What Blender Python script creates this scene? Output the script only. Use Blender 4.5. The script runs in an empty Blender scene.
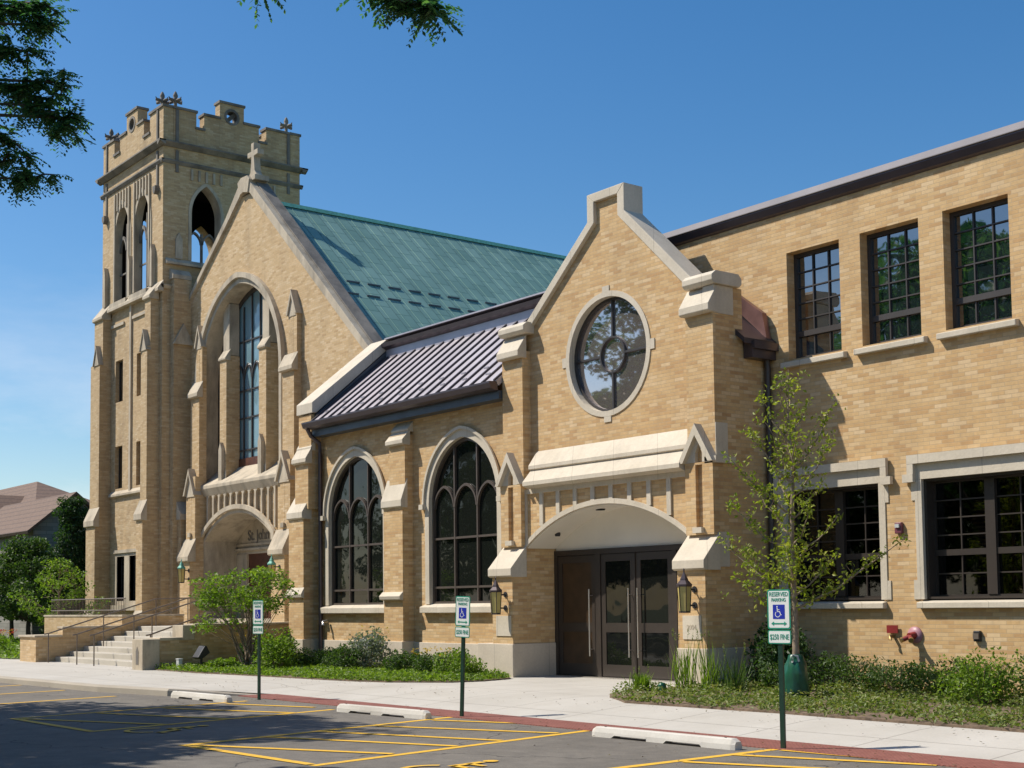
import bpy, bmesh, math, random
from mathutils import Vector, Matrix, noise
from mathutils.geometry import tessellate_polygon
random.seed(11)
SC = bpy.context.scene
COL = SC.collection
PI = math.pi
ORG = {}
SPLIT = {'bracket', 'parapet_coping', 'snow_rail', 'pilaster', 'side_wall', 'weathering', 'plinth', 'buttress', 'jamb', 'cheek_wall', 'wall_cap', 'string_course', 'kneeler', 'pinnacle',
         'niche_gablet', 'hood_mould', 'rib', 'floor', 'wall', 'gutter', 'door_panel', 'gable_roof', 'weathering_return', 'pier_cap', 'canopy_slab', 'niche_slot', 'post', 'rail', 'parapet_flashing'}

# ------------------------------------------------------------------ helpers
def tag(o, label=None, cat=None, group=None, kind=None):
    if label: o['label'] = label
    if cat: o['category'] = cat
    if group: o['group'] = group
    if kind: o['kind'] = kind
    return o

def thing(name, loc, label, cat, group=None):
    o = bpy.data.objects.new(name, None)
    o.empty_display_size = 0.3
    COL.objects.link(o); o.location = loc
    ORG[o.name] = Vector(loc)
    return tag(o, label, cat, group)

class MB:
    def __init__(s): s.v = []; s.f = []; s.sm = []; s.p = []
    def add(s, vs, fs, smooth=False):
        b = len(s.v); s.v += [tuple(p) for p in vs]
        f0 = len(s.f)
        for f in fs: s.f.append(tuple(i + b for i in f)); s.sm.append(smooth)
        s.p.append((b, len(s.v), f0, len(s.f)))
        return s
    def box(s, x0, x1, y0, y1, z0, z1):
        vs = [(x, y, z) for x in (x0, x1) for y in (y0, y1) for z in (z0, z1)]
        return s.add(vs, [(0,1,3,2),(4,6,7,5),(0,4,5,1),(2,3,7,6),(0,2,6,4),(1,5,7,3)])
    def prism(s, pts, a0, a1, axis='y', holes=()):
        loops = [list(pts)] + [list(h) for h in holes]
        allp = [p for l in loops for p in l]
        n = len(allp)
        def m(p, a):
            if axis == 'y': return (p[0], a, p[1])
            if axis == 'x': return (a, p[0], p[1])
            return (p[0], p[1], a)
        tri = tessellate_polygon([[Vector((p[0], p[1], 0)) for p in l] for l in loops])
        vs = [m(p, a0) for p in allp] + [m(p, a1) for p in allp]
        fs = [tuple(t) for t in tri] + [tuple(i + n for i in reversed(t)) for t in tri]
        b = 0
        for l in loops:
            k = len(l)
            for i in range(k):
                j = (i + 1) % k
                fs.append((b + i, b + j, b + j + n, b + i + n))
            b += k
        return s.add(vs, fs)
    def strip(s, A, B, a0, a1, axis='y', closed=False):
        n = len(A)
        def m(p, a):
            return (p[0], a, p[1]) if axis == 'y' else (a, p[0], p[1])
        vs = [m(p, a0) for p in A] + [m(p, a0) for p in B] + [m(p, a1) for p in A] + [m(p, a1) for p in B]
        fs = []
        for i in range(n if closed else n - 1):
            j = (i + 1) % n
            fs += [(i, j, n + j, n + i), (2*n + i, 3*n + i, 3*n + j, 2*n + j),
                   (i, 2*n + i, 2*n + j, j), (n + i, n + j, 3*n + j, 3*n + i)]
        if not closed:
            fs += [(0, n, 3*n, 2*n), (n-1, 3*n-1, 4*n-1, 2*n-1)]
        return s.add(vs, fs)
    def tube(s, pts, r, n=8, caps=True):
        pts = [Vector(p) for p in pts]
        if not isinstance(r, (list, tuple)): r = [r] * len(pts)
        rings = []
        for i, p in enumerate(pts):
            t = (pts[min(i+1, len(pts)-1)] - pts[max(i-1, 0)]).normalized()
            a = Vector((0, 0, 1)) if abs(t.z) < .9 else Vector((1, 0, 0))
            u = t.cross(a).normalized(); w = t.cross(u)
            rings.append([p + (u*math.cos(2*PI*k/n) + w*math.sin(2*PI*k/n))*r[i] for k in range(n)])
        vs = [q for R in rings for q in R]; fs = []
        for i in range(len(pts)-1):
            for k in range(n):
                fs.append((i*n+k, i*n+(k+1)%n, (i+1)*n+(k+1)%n, (i+1)*n+k))
        s.add(vs, fs, True)
        if caps: s.add(rings[0], [tuple(range(n))]); s.add(rings[-1], [tuple(range(n))])
        return s
    def lathe(s, c, prof, n=12, smooth=True):
        vs = []; fs = []
        for (r, z) in prof:
            for k in range(n):
                vs.append((c[0]+r*math.cos(2*PI*(k+.5)/n), c[1]+r*math.sin(2*PI*(k+.5)/n), c[2]+z))
        for i in range(len(prof)-1):
            for k in range(n):
                fs.append((i*n+k, i*n+(k+1)%n, (i+1)*n+(k+1)%n, (i+1)*n+k))
        return s.add(vs, fs, smooth)
    def build(s, name, mat, parent=None, bevel=0, label=None, recalc=True):
        if name in SPLIT and len(s.p) > 1:
            gs = []
            for (v0, v1, f0, f1) in s.p:
                q = s.v[v0:v1]; lo = [min(p[k] for p in q) - .02 for k in range(3)]; hi = [max(p[k] for p in q) + .02 for k in range(3)]
                new = [[lo, hi], [(v0, v1, f0, f1)]]; rest = []
                for g in gs:
                    if all(g[0][0][k] <= new[0][1][k] and new[0][0][k] <= g[0][1][k] for k in range(3)):
                        new = [[[min(g[0][0][k], new[0][0][k]) for k in range(3)], [max(g[0][1][k], new[0][1][k]) for k in range(3)]], g[1] + new[1]]
                    else: rest.append(g)
                gs = rest + [new]
            if len(gs) > 1:
                o = None
                for g in gs:
                    m = MB()
                    for (v0, v1, f0, f1) in g[1]:
                        m.add(s.v[v0:v1], [tuple(i - v0 for i in f) for f in s.f[f0:f1]], s.sm[f0] if f1 > f0 else False)
                    o = m._build(name, mat, parent, bevel, label, recalc)
                return o
        return s._build(name, mat, parent, bevel, label, recalc)
    def _build(s, name, mat, parent=None, bevel=0, label=None, recalc=True):
        me = bpy.data.meshes.new(name)
        o0 = ORG[parent.name] if parent is not None else Vector((0, 0, 0))
        me.from_pydata([(x-o0.x, y-o0.y, z-o0.z) for x, y, z in s.v], [], s.f)
        me.polygons.foreach_set('use_smooth', s.sm)
        if recalc:
            b = bmesh.new(); b.from_mesh(me)
            bmesh.ops.recalc_face_normals(b, faces=b.faces); b.to_mesh(me); b.free()
        me.materials.append(mat)
        o = bpy.data.objects.new(name, me); COL.objects.link(o)
        if parent is not None:
            o.parent = parent
        ORG[o.name] = o0
        if bevel:
            m = o.modifiers.new('Bevel', 'BEVEL'); m.width = bevel; m.segments = 2
            m.limit_method = 'ANGLE'; m.angle_limit = .6
        if label: o['label'] = label
        return o

def arch(x0, x1, zs, za, n=12):
    """left spring -> apex -> right spring, pointed or segmental"""
    a = (x1 - x0) / 2; h = za - zs; xm = (x0 + x1) / 2; pts = []
    if h >= a:
        R = (a*a + h*h) / (2*a); cx = x0 + R
        a1 = math.atan2(h, xm - cx)
        for i in range(n+1):
            t = PI + (a1 - PI) * i / n
            pts.append((cx + R*math.cos(t), zs + R*math.sin(t)))
        pts += [(2*xm - p[0], p[1]) for p in reversed(pts[:-1])]
    else:
        R = (a*a + h*h) / (2*h); cz = za - R
        t0 = math.atan2(zs - cz, -a)
        for i in range(2*n+1):
            t = t0 + (PI - 2*t0 if False else (PI - t0) - t0) * i / (2*n)
            pts.append((xm + R*math.cos(t), cz + R*math.sin(t)))
    return pts

def circ(cx, cz, r, n=48, a0=0):
    return [(cx + r*math.cos(a0 + 2*PI*i/n), cz + r*math.sin(a0 + 2*PI*i/n)) for i in range(n)]

def rect(x0, x1, z0, z1): return [(x0, z0), (x1, z0), (x1, z1), (x0, z1)]

# ------------------------------------------------------------------ materials
class NT:
    def __init__(s, name):
        s.m = bpy.data.materials.new(name); s.m.use_nodes = True
        s.t = s.m.node_tree; s.b = s.t.nodes['Principled BSDF']
        s.n = s.t.nodes.new
    def link(s, a, b): s.t.links.new(a, b)
    def node(s, typ, **k):
        nd = s.t.nodes.new(typ)
        for a, v in k.items():
            if a.startswith('_'): setattr(nd, a[1:], v)
            else: nd.inputs[a].default_value = v
        return nd
    def pos(s):
        if not hasattr(s, '_p'): s._p = s.t.nodes.new('ShaderNodeNewGeometry').outputs['Position']
        return s._p
    def scaled(s, v):
        mp = s.t.nodes.new('ShaderNodeMapping'); mp.inputs['Scale'].default_value = v
        s.link(s.pos(), mp.inputs[0]); return mp.outputs[0]
    def noise(s, scale, detail=4, rough=.55, vec=None):
        nd = s.node('ShaderNodeTexNoise', Scale=scale, Detail=detail, Roughness=rough)
        s.link(vec if vec is not None else s.pos(), nd.inputs['Vector']); return nd.outputs['Fac']
    def ramp(s, fac, stops):
        r = s.t.nodes.new('ShaderNodeValToRGB'); e = r.color_ramp.elements
        while len(e) < len(stops): e.new(.5)
        for i, (p, c) in enumerate(stops):
            e[i].position = p; e[i].color = tuple(c) + (1,) if len(c) == 3 else c
        s.link(fac, r.inputs[0]); return r.outputs[0]
    def mix(s, fac, a, b, mode='MIX'):
        m = s.t.nodes.new('ShaderNodeMix'); m.data_type = 'RGBA'; m.blend_type = mode
        for sock, v in ((m.inputs[0], fac), (m.inputs[6], a), (m.inputs[7], b)):
            if isinstance(v, (int, float)): sock.default_value = v
            elif isinstance(v, (tuple, list)): sock.default_value = tuple(v) + (1,)
            else: s.link(v, sock)
        return m.outputs[2]
    def math(s, op, a, b=0.0, c=None):
        m = s.t.nodes.new('ShaderNodeMath'); m.operation = op
        for i, v in enumerate((a, b) if c is None else (a, b, c)):
            if isinstance(v, (int, float)): m.inputs[i].default_value = v
            else: s.link(v, m.inputs[i])
        return m.outputs[0]
    def bump(s, h, strength=.3, dist=.02):
        b = s.node('ShaderNodeBump', Strength=strength, Distance=dist)
        s.link(h, b.inputs['Height']); s.link(b.outputs[0], s.b.inputs['Normal'])
    def set(s, **k):
        for a, v in k.items():
            s.b.inputs[a.replace('_', ' ')].default_value = v
    def color(s, c):
        if isinstance(c, (tuple, list)): s.b.inputs['Base Color'].default_value = tuple(c) + (1,)
        else: s.link(c, s.b.inputs['Base Color'])

def mat_brick(name, tones, mortar, dirt=0.0, rough=.9):
    n = NT(name); p = n.pos()
    sx = n.t.nodes.new('ShaderNodeSeparateXYZ'); n.link(p, sx.inputs[0])
    u = n.math('ADD', sx.outputs[0], sx.outputs[1])
    cx = n.t.nodes.new('ShaderNodeCombineXYZ'); n.link(u, cx.inputs[0]); n.link(sx.outputs[2], cx.inputs[1])
    bt = n.t.nodes.new('ShaderNodeTexBrick'); n.link(cx.outputs[0], bt.inputs['Vector'])
    bt.inputs['Color1'].default_value = (0, 0, 0, 1); bt.inputs['Color2'].default_value = (1, 1, 1, 1)
    bt.inputs['Mortar'].default_value = (.5, .5, .5, 1)
    bt.inputs['Scale'].default_value = 1; bt.inputs['Brick Width'].default_value = .235
    bt.inputs['Row Height'].default_value = .0655; bt.inputs['Mortar Size'].default_value = .0045
    bt.inputs['Mortar Smooth'].default_value = .3; bt.inputs['Bias'].default_value = 0
    sep = n.t.nodes.new('ShaderNodeSeparateColor'); n.link(bt.outputs['Color'], sep.inputs[0])
    col = n.ramp(sep.outputs[0], [(i/(len(tones)-1)*.96+.02, t) for i, t in enumerate(tones)])
    big = n.noise(.35, 3)
    col = n.mix(n.ramp(big, [(.35, (0,0,0)), (.75, (.35,.35,.35))]), col, tones[1])
    fine = n.noise(14, 3)
    col = n.mix(.35, col, n.ramp(fine, [(.3, (.75,.75,.75)), (.7, (1.15,1.15,1.15))]), 'MULTIPLY')
    col = n.mix(bt.outputs['Fac'], col, mortar)
    if dirt:
        st = n.noise(1.0, 5, .6, n.scaled((1.6, 1.6, .28)))
        col = n.mix(n.ramp(st, [(.48, (0,0,0)), (.78, (dirt,)*3)]), col, (.13, .10, .075))
    n.color(col); n.set(Roughness=rough)
    n.bump(n.math('SUBTRACT', n.math('MULTIPLY', fine, .4), bt.outputs['Fac']), .45, .012)
    return n.m

def mat_stone(name, c1, c2, stain=0.0, joint=0.0, rough=.85):
    n = NT(name)
    a = n.noise(1.3, 6, .6); b = n.noise(22, 3)
    col = n.ramp(a, [(.3, c1), (.7, c2)])
    col = n.mix(.25, col, n.ramp(b, [(.3, (.7,.7,.7)), (.7, (1.1,1.1,1.1))]), 'MULTIPLY')
    if stain:
        st = n.noise(1.0, 6, .65, n.scaled((2.2, 2.2, .7)))
        col = n.mix(n.ramp(st, [(.45, (0,0,0)), (.72, (stain,)*3)]), col, (.07, .065, .055))
    if joint:
        sx = n.t.nodes.new('ShaderNodeSeparateXYZ'); n.link(n.pos(), sx.inputs[0])
        u = n.math('ADD', sx.outputs[0], sx.outputs[1])
        f = n.math('ABSOLUTE', n.math('SUBTRACT', n.math('FRACT', n.math('DIVIDE', u, joint)), .5))
        g = n.math('LESS_THAN', n.math('MULTIPLY', f, joint), .006)
        col = n.mix(n.math('MULTIPLY', g, .5), col, (.2, .17, .13))
    n.color(col); n.set(Roughness=rough); n.bump(b, .25, .01)
    return n.m

def mat_flat(name, c, rough=.5, metal=0, var=.12, scale=6, spec=.5):
    n = NT(name); f = n.noise(scale, 4)
    n.color(n.mix(1.0, c, n.ramp(f, [(.3, (1-var,)*3), (.7, (1+var,)*3)]), 'MULTIPLY'))
    n.set(Roughness=rough, Metallic=metal); n.b.inputs['Specular IOR Level'].default_value = spec
    return n.m

def mat_glass(name, c, ior=1.6, rough=.02, metal=0.0, wob=.02):
    n = NT(name); n.color(c); n.set(Roughness=rough, IOR=ior, Metallic=metal)
    h = n.noise(1.1, 2); n.bump(h, wob, .3)
    return n.m

def mat_leaf(name, cols, trans=.35, rough=.55):
    n = NT(name)
    g = n.t.nodes.new('ShaderNodeNewGeometry')
    col = n.ramp(g.outputs['Random Per Island'], [(i/(len(cols)-1), c) for i, c in enumerate(cols)])
    n.color(col); n.set(Roughness=rough)
    tr = n.t.nodes.new('ShaderNodeBsdfTranslucent')
    n.link(n.mix(1.0, col, (1.3, 1.5, .6), 'MULTIPLY'), tr.inputs[0])
    mx = n.t.nodes.new('ShaderNodeMixShader'); mx.inputs[0].default_value = trans
    n.link(n.b.outputs[0], mx.inputs[1]); n.link(tr.outputs[0], mx.inputs[2])
    out = [x for x in n.t.nodes if x.type == 'OUTPUT_MATERIAL'][0]
    n.link(mx.outputs[0], out.inputs[0])
    return n.m

M = {}
M['brick'] = mat_brick('buff_brick', [(.48,.29,.13),(.55,.355,.162),(.58,.385,.182),(.61,.42,.21),(.66,.485,.28)], (.46,.335,.20), .18)
M['oldbrick'] = mat_brick('old_buff_brick', [(.44,.29,.14),(.52,.36,.185),(.55,.385,.205),(.575,.41,.23),(.62,.47,.29)], (.44,.34,.21), .28)
M['towerbrick'] = mat_brick('tower_brick', [(.42,.285,.15),(.48,.335,.175),(.51,.36,.195),(.53,.385,.215),(.58,.44,.27)], (.41,.32,.20), .38)
M['stone'] = mat_stone('limestone', (.53,.465,.36), (.63,.56,.45), .16, 1.22)
M['oldstone'] = mat_stone('weathered_limestone', (.43,.36,.265), (.54,.465,.35), .55)
M['darkstone'] = mat_stone('sooty_limestone', (.13,.12,.11), (.27,.24,.2), .8)
M['plinth'] = mat_stone('limestone_plinth', (.55,.47,.37), (.63,.55,.44), .12, 1.6)
M['plaster'] = mat_flat('cream_plaster', (.74,.69,.60), .8, 0, .04, 1.5)
M['bronze'] = mat_flat('dark_bronze_metal', (.055,.042,.036), .42, .0, .15, 3)
M['frame'] = mat_flat('bronze_window_frame', (.085,.066,.053), .45, .0, .1, 3)
M['frame_dark'] = mat_flat('dark_window_frame', (.045,.04,.038), .45, .0, .1, 3)
M['gutter'] = mat_flat('gutter_metal', (.095,.075,.08), .35, .5, .12, 2)
M['zinc'] = mat_flat('roof_sheet_metal', (.43,.40,.43), .42, .3, .12, 1.2)
M['zinc_dark'] = mat_flat('roof_rib_metal', (.06,.05,.055), .5, .3, .12, 1.2)
M['flash'] = mat_flat('slate_flashing', (.085,.10,.12), .45, .4, .2, 1.5)
M['coppernew'] = mat_flat('new_copper', (.22,.125,.12), .4, .6, .3, 2.5)
M['capmetal'] = mat_flat('cap_metal', (.24,.225,.235), .75, 0, .12, 1.0, .2)
M['steel'] = mat_flat('stainless_steel', (.62,.58,.54), .28, .9, .05, 5)
M['iron'] = mat_flat('painted_iron', (.16,.13,.105), .5, .2, .15, 6)
M['glass'] = mat_glass('dark_window_glass', (.010,.012,.010), 1.42)
M['glass_up'] = mat_glass('upper_window_glass', (.012,.018,.02), 3.2)
M['glass_rose'] = mat_glass('rose_glass', (.62,.55,.52), 1.5, .02, .86, .004)
M['glass_church'] = mat_glass('leaded_glass', (.16,.27,.31), 1.9, .12, .0, .12)
M['glass_door'] = mat_glass('door_glass', (.008,.009,.008), 1.38)
M['doorwood'] = mat_flat('brown_door_panel', (.05,.028,.014), .35, 0, .3, 3)
M['doorframe'] = mat_flat('dark_bronze_door_frame', (.038,.029,.023), .45, 0, .1, 3)
def m_clear():
    n = NT('clear_window_glass'); tr = n.t.nodes.new('ShaderNodeBsdfTransparent'); tr.inputs[0].default_value = (.5,.52,.5,1)
    gl = n.t.nodes.new('ShaderNodeBsdfGlossy'); gl.inputs['Roughness'].default_value = .02
    fr = n.t.nodes.new('ShaderNodeFresnel'); fr.inputs[0].default_value = 1.5
    mx_ = n.t.nodes.new('ShaderNodeMixShader'); n.link(fr.outputs[0], mx_.inputs[0]); n.link(tr.outputs[0], mx_.inputs[1]); n.link(gl.outputs[0], mx_.inputs[2])
    out = [x for x in n.t.nodes if x.type == 'OUTPUT_MATERIAL'][0]; n.link(mx_.outputs[0], out.inputs[0]); return n.m
M['glass_clear'] = m_clear()
M['slat'] = mat_flat('tan_blind_slats', (.42,.22,.09), .6)
M['dark'] = mat_flat('dark_opening', (.012,.011,.010), .9)  # near-black; on linings it stands in for interior shade
M['amber'] = mat_flat('amber_lantern_glass', (.52,.42,.15), .25, 0, .1, 8)
M['verdigris'] = mat_flat('verdigris_copper', (.10,.33,.26), .6, .1, .3, 12)
M['wood'] = mat_flat('dark_red_wood', (.10,.035,.018), .45, 0, .3, 5)
M['soil'] = mat_flat('mulch_soil', (.15,.105,.07), .95, 0, .5, 9)
M['signgreen'] = mat_flat('sign_green', (.02,.27,.17), .4, 0, .05)
M['signwhite'] = mat_flat('sign_white', (.78,.80,.76), .4, 0, .03)
M['signblue'] = mat_flat('sign_blue', (.012,.03,.36), .4, 0, .05)
M['postgreen'] = mat_flat('dark_green_post', (.008,.035,.022), .35, 0, .2, 8)
M['redpaint'] = mat_flat('red_paint', (.22,.022,.022), .4, 0, .15)
M['pinkpaint'] = mat_flat('faded_pink_enamel', (.40,.20,.235), .45, 0, .15)
M['brass'] = mat_flat('brass', (.35,.24,.10), .4, .7, .2, 9)
M['purple'] = mat_flat('maroon_plastic', (.16,.05,.07), .35, 0, .1)
M['bag'] = mat_flat('green_tarpaulin', (.008,.075,.04), .32, 0, .25, 6)
M['black'] = mat_flat('black_metal', (.02,.02,.022), .5)
M['grey'] = mat_flat('grey_box_plastic', (.5,.52,.52), .5)
M['bark'] = mat_flat('grey_bark', (.26,.20,.14), .9, 0, .35, 14)
M['darkbark'] = mat_flat('dark_bark', (.075,.06,.048), .9, 0, .35, 14)
M['yellow'] = mat_flat('x', (.5,.3,.03), .7)
M['tile'] = None

def m_yellow():
    n = NT('yellow_road_paint'); w = n.noise(9, 6, .7)
    n.color(n.mix(n.ramp(w, [(.52, (0,0,0)), (.75, (.7,.7,.7))]), (.74,.43,.03), (.16,.14,.12))); n.set(Roughness=.75)
    return n.m
M['yellow'] = m_yellow()

def m_asphalt():
    n = NT('asphalt'); a = n.noise(.5, 5, .6); b = n.noise(60, 2, .7); c = n.noise(3.2, 6, .75)
    col = n.ramp(a, [(.3, (.125,.112,.095)), (.7, (.18,.162,.138))])
    col = n.mix(.7, col, n.ramp(b, [(.25, (.5,.5,.5)), (.75, (1.45,1.45,1.45))]), 'MULTIPLY')
    col = n.mix(.85, col, n.ramp(c, [(.3, (.7,.7,.7)), (.7, (1.25,1.24,1.22))]), 'MULTIPLY')
    # cracks
    vo = n.node('ShaderNodeTexVoronoi', Scale=.16, _feature='DISTANCE_TO_EDGE')
    wob = n.t.nodes.new('ShaderNodeVectorMath'); wob.operation = 'ADD'
    nz = n.node('ShaderNodeTexNoise', Scale=1.4, Detail=5.0); n.link(n.pos(), nz.inputs['Vector'])
    n.link(n.pos(), wob.inputs[0]); n.link(nz.outputs['Color'], wob.inputs[1]); n.link(wob.outputs[0], vo.inputs['Vector'])
    ck = n.math('LESS_THAN', vo.outputs['Distance'], .0022)
    col = n.mix(n.math('MULTIPLY', ck, .75), col, (.02,.018,.016))
    # oil / tyre darkening blotches
    o = n.noise(.9, 3); col = n.mix(n.ramp(o, [(.6, (0,0,0)), (.8, (.35,.35,.35))]), col, (.05,.047,.045))
    n.color(col); n.set(Roughness=.9); n.bump(b, .5, .01); return n.m
M['asphalt'] = m_asphalt()

def m_concrete(name, c1, c2, jx=1.75, jy=1.75, y0=12.5, joints=True):
    n = NT(name); a = n.noise(.7, 5, .6); b = n.noise(35, 3)
    col = n.ramp(a, [(.3, c1), (.7, c2)])
    col = n.mix(.25, col, n.ramp(b, [(.3, (.8,.8,.8)), (.7, (1.1,1.1,1.1))]), 'MULTIPLY')
    if joints:
        sx = n.t.nodes.new('ShaderNodeSeparateXYZ'); n.link(n.pos(), sx.inputs[0])
        gs = []
        for o, j, off in ((0, jx, .3), (1, jy, -y0 + .25)):
            f = n.math('FRACT', n.math('DIVIDE', n.math('ADD', sx.outputs[o], off + 200*j), j))
            f = n.math('ABSOLUTE', n.math('SUBTRACT', f, .5))
            gs.append(n.math('LESS_THAN', n.math('MULTIPLY', f, j), .012))
        g = n.math('MAXIMUM', gs[0], gs[1])
        col = n.mix(n.math('MULTIPLY', g, .6), col, (.15,.13,.11))
    st = n.noise(2.2, 5, .7)
    col = n.mix(n.ramp(st, [(.55, (0,0,0)), (.8, (.35,.35,.35))]), col, (.33,.29,.24))
    n.color(col); n.set(Roughness=.85); n.bump(b, .15, .005); return n.m
M['walk'] = m_concrete('pavement_concrete', (.42,.395,.35), (.50,.475,.43))
M['curb'] = m_concrete('kerb_concrete', (.34,.30,.24), (.42,.375,.31), joints=False)
M['stop'] = m_concrete('wheel_stop_concrete', (.42,.39,.34), (.66,.63,.57), joints=False)
M['step'] = m_concrete('step_concrete', (.42,.385,.32), (.52,.48,.41), joints=False)

def m_tactile():
    n = NT('red_tactile_paving'); mp = n.scaled((1, 1, 0))
    vo = n.node('ShaderNodeTexVoronoi', Scale=16, Randomness=0.0); n.link(mp, vo.inputs['Vector'])
    h = n.math('LESS_THAN', vo.outputs['Distance'], .33)
    a = n.noise(5, 4)
    col = n.ramp(a, [(.3, (.23,.075,.055)), (.7, (.33,.125,.095))])
    col = n.mix(n.math('MULTIPLY', n.math('SUBTRACT', 1.0, h), .45), col, (.09,.03,.025))
    n.color(col); n.set(Roughness=.7); n.bump(h, .8, .01); return n.m
M['tactile'] = m_tactile()

def m_green_roof():
    n = NT('green_copper_shingles'); sx = n.t.nodes.new('ShaderNodeSeparateXYZ'); n.link(n.pos(), sx.inputs[0])
    cx = n.t.nodes.new('ShaderNodeCombineXYZ'); n.link(sx.outputs[1], cx.inputs[1]); n.link(n.math('MULTIPLY', sx.outputs[2], 1.5), cx.inputs[0])
    bt = n.t.nodes.new('ShaderNodeTexBrick'); n.link(cx.outputs[0], bt.inputs['Vector'])
    bt.inputs['Color1'].default_value = (.13,.255,.225,1); bt.inputs['Color2'].default_value = (.18,.32,.285,1)
    bt.inputs['Mortar'].default_value = (.03,.10,.09,1); bt.inputs['Scale'].default_value = 1
    bt.inputs['Brick Width'].default_value = .75; bt.inputs['Row Height'].default_value = .58; bt.inputs['Mortar Size'].default_value = .012
    a = n.noise(.9, 5, .6, n.scaled((1, 1, .4))); col = n.mix(.55, bt.outputs['Color'], n.ramp(a, [(.3, (.7,.75,.75)), (.7, (1.25,1.2,1.2))]), 'MULTIPLY')
    n.color(col); n.set(Roughness=.6); n.bump(n.math('SUBTRACT', 1.0, bt.outputs['Fac']), .5, .03); return n.m
M['greenroof'] = m_green_roof()

def m_tile():
    n = NT('brown_roof_tiles'); sx = n.t.nodes.new('ShaderNodeSeparateXYZ'); n.link(n.pos(), sx.inputs[0])
    f = n.math('FRACT', n.math('MULTIPLY', sx.outputs[2], 3.6)); a = n.noise(6, 3)
    col = n.ramp(a, [(.3, (.115,.068,.045)), (.7, (.17,.105,.07))])
    col = n.mix(n.ramp(f, [(0, (.8,.8,.8)), (.25, (0,0,0))]), col, (.05,.03,.025))
    n.color(col); n.set(Roughness=.8); n.bump(f, .5, .05); return n.m
M['tile'] = m_tile()
def m_shingle():
    n = NT('grey_masonry'); sx = n.t.nodes.new('ShaderNodeSeparateXYZ'); n.link(n.pos(), sx.inputs[0])
    cx = n.t.nodes.new('ShaderNodeCombineXYZ'); n.link(n.math('ADD', sx.outputs[0], sx.outputs[1]), cx.inputs[0]); n.link(sx.outputs[2], cx.inputs[1])
    bt = n.t.nodes.new('ShaderNodeTexBrick'); n.link(cx.outputs[0], bt.inputs['Vector'])
    bt.inputs['Color1'].default_value = (.19,.175,.15,1); bt.inputs['Color2'].default_value = (.29,.27,.235,1)
    bt.inputs['Mortar'].default_value = (.15,.14,.12,1); bt.inputs['Scale'].default_value = 1
    bt.inputs['Brick Width'].default_value = .6; bt.inputs['Row Height'].default_value = .2; bt.inputs['Mortar Size'].default_value = .01
    n.color(bt.outputs['Color']); n.set(Roughness=.9); return n.m
M['greystone'] = m_shingle()
def m_grass():
    n = NT('lawn_ground'); a = n.noise(.6, 5); b = n.noise(30, 4)
    col = n.ramp(a, [(.3, (.055,.085,.02)), (.7, (.10,.13,.035))])
    col = n.mix(.6, col, n.ramp(b, [(.3, (.5,.5,.5)), (.7, (1.4,1.4,1.4))]), 'MULTIPLY')
    n.color(col); n.set(Roughness=.9); n.bump(b, .6, .05); return n.m
M['grass'] = m_grass()

M['leaf_ginkgo'] = mat_leaf('ginkgo_leaves', [(.12,.17,.018),(.19,.24,.028),(.27,.31,.04),(.38,.38,.06)], .45)
M['leaf_bright'] = mat_leaf('bright_green_leaves', [(.07,.13,.012),(.12,.20,.018),(.18,.27,.028),(.25,.33,.045)], .42)
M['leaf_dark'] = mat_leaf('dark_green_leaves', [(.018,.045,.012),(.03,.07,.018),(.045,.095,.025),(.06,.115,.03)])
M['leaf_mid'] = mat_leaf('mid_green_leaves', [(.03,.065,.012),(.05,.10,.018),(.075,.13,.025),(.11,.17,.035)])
M['leaf_locust'] = mat_leaf('honey_locust_leaves', [(.02,.075,.04),(.04,.12,.055),(.065,.155,.06),(.11,.21,.07)], .5)
M['leaf_cover'] = mat_leaf('ground_cover_leaves', [(.08,.12,.02),(.13,.18,.03),(.18,.23,.05),(.26,.24,.10)])
M['leaf_blue'] = mat_leaf('silvery_leaves', [(.13,.16,.13),(.18,.21,.18),(.24,.26,.23)])
M['petal_yellow'] = mat_leaf('yellow_petals', [(.5,.32,.03),(.65,.45,.05)])
M['leaf_litter'] = mat_leaf('dry_leaves', [(.07,.05,.03),(.14,.10,.05),(.20,.17,.08)], .1)
M['petal_red'] = mat_leaf('red_petals', [(.4,.04,.03),(.55,.10,.06)])

# ------------------------------------------------------------------ sun and sky
SUN = Vector((-1.1, -1.0, 1.772)).normalized()
elev = math.asin(SUN.z)
w = bpy.data.worlds.new("World"); SC.world = w; w.use_nodes = True
nt = w.node_tree; bg = nt.nodes['Background']
sky = nt.nodes.new('ShaderNodeTexSky'); sky.sky_type = 'NISHITA'; sky.sun_disc = False
sky.sun_elevation = elev; sky.sun_rotation = math.atan2(SUN.x, SUN.y) % (2*PI)
sky.altitude = 200; sky.air_density = 1.0; sky.dust_density = .8; sky.ozone_density = 1.6
bg.inputs[1].default_value = .105
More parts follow.
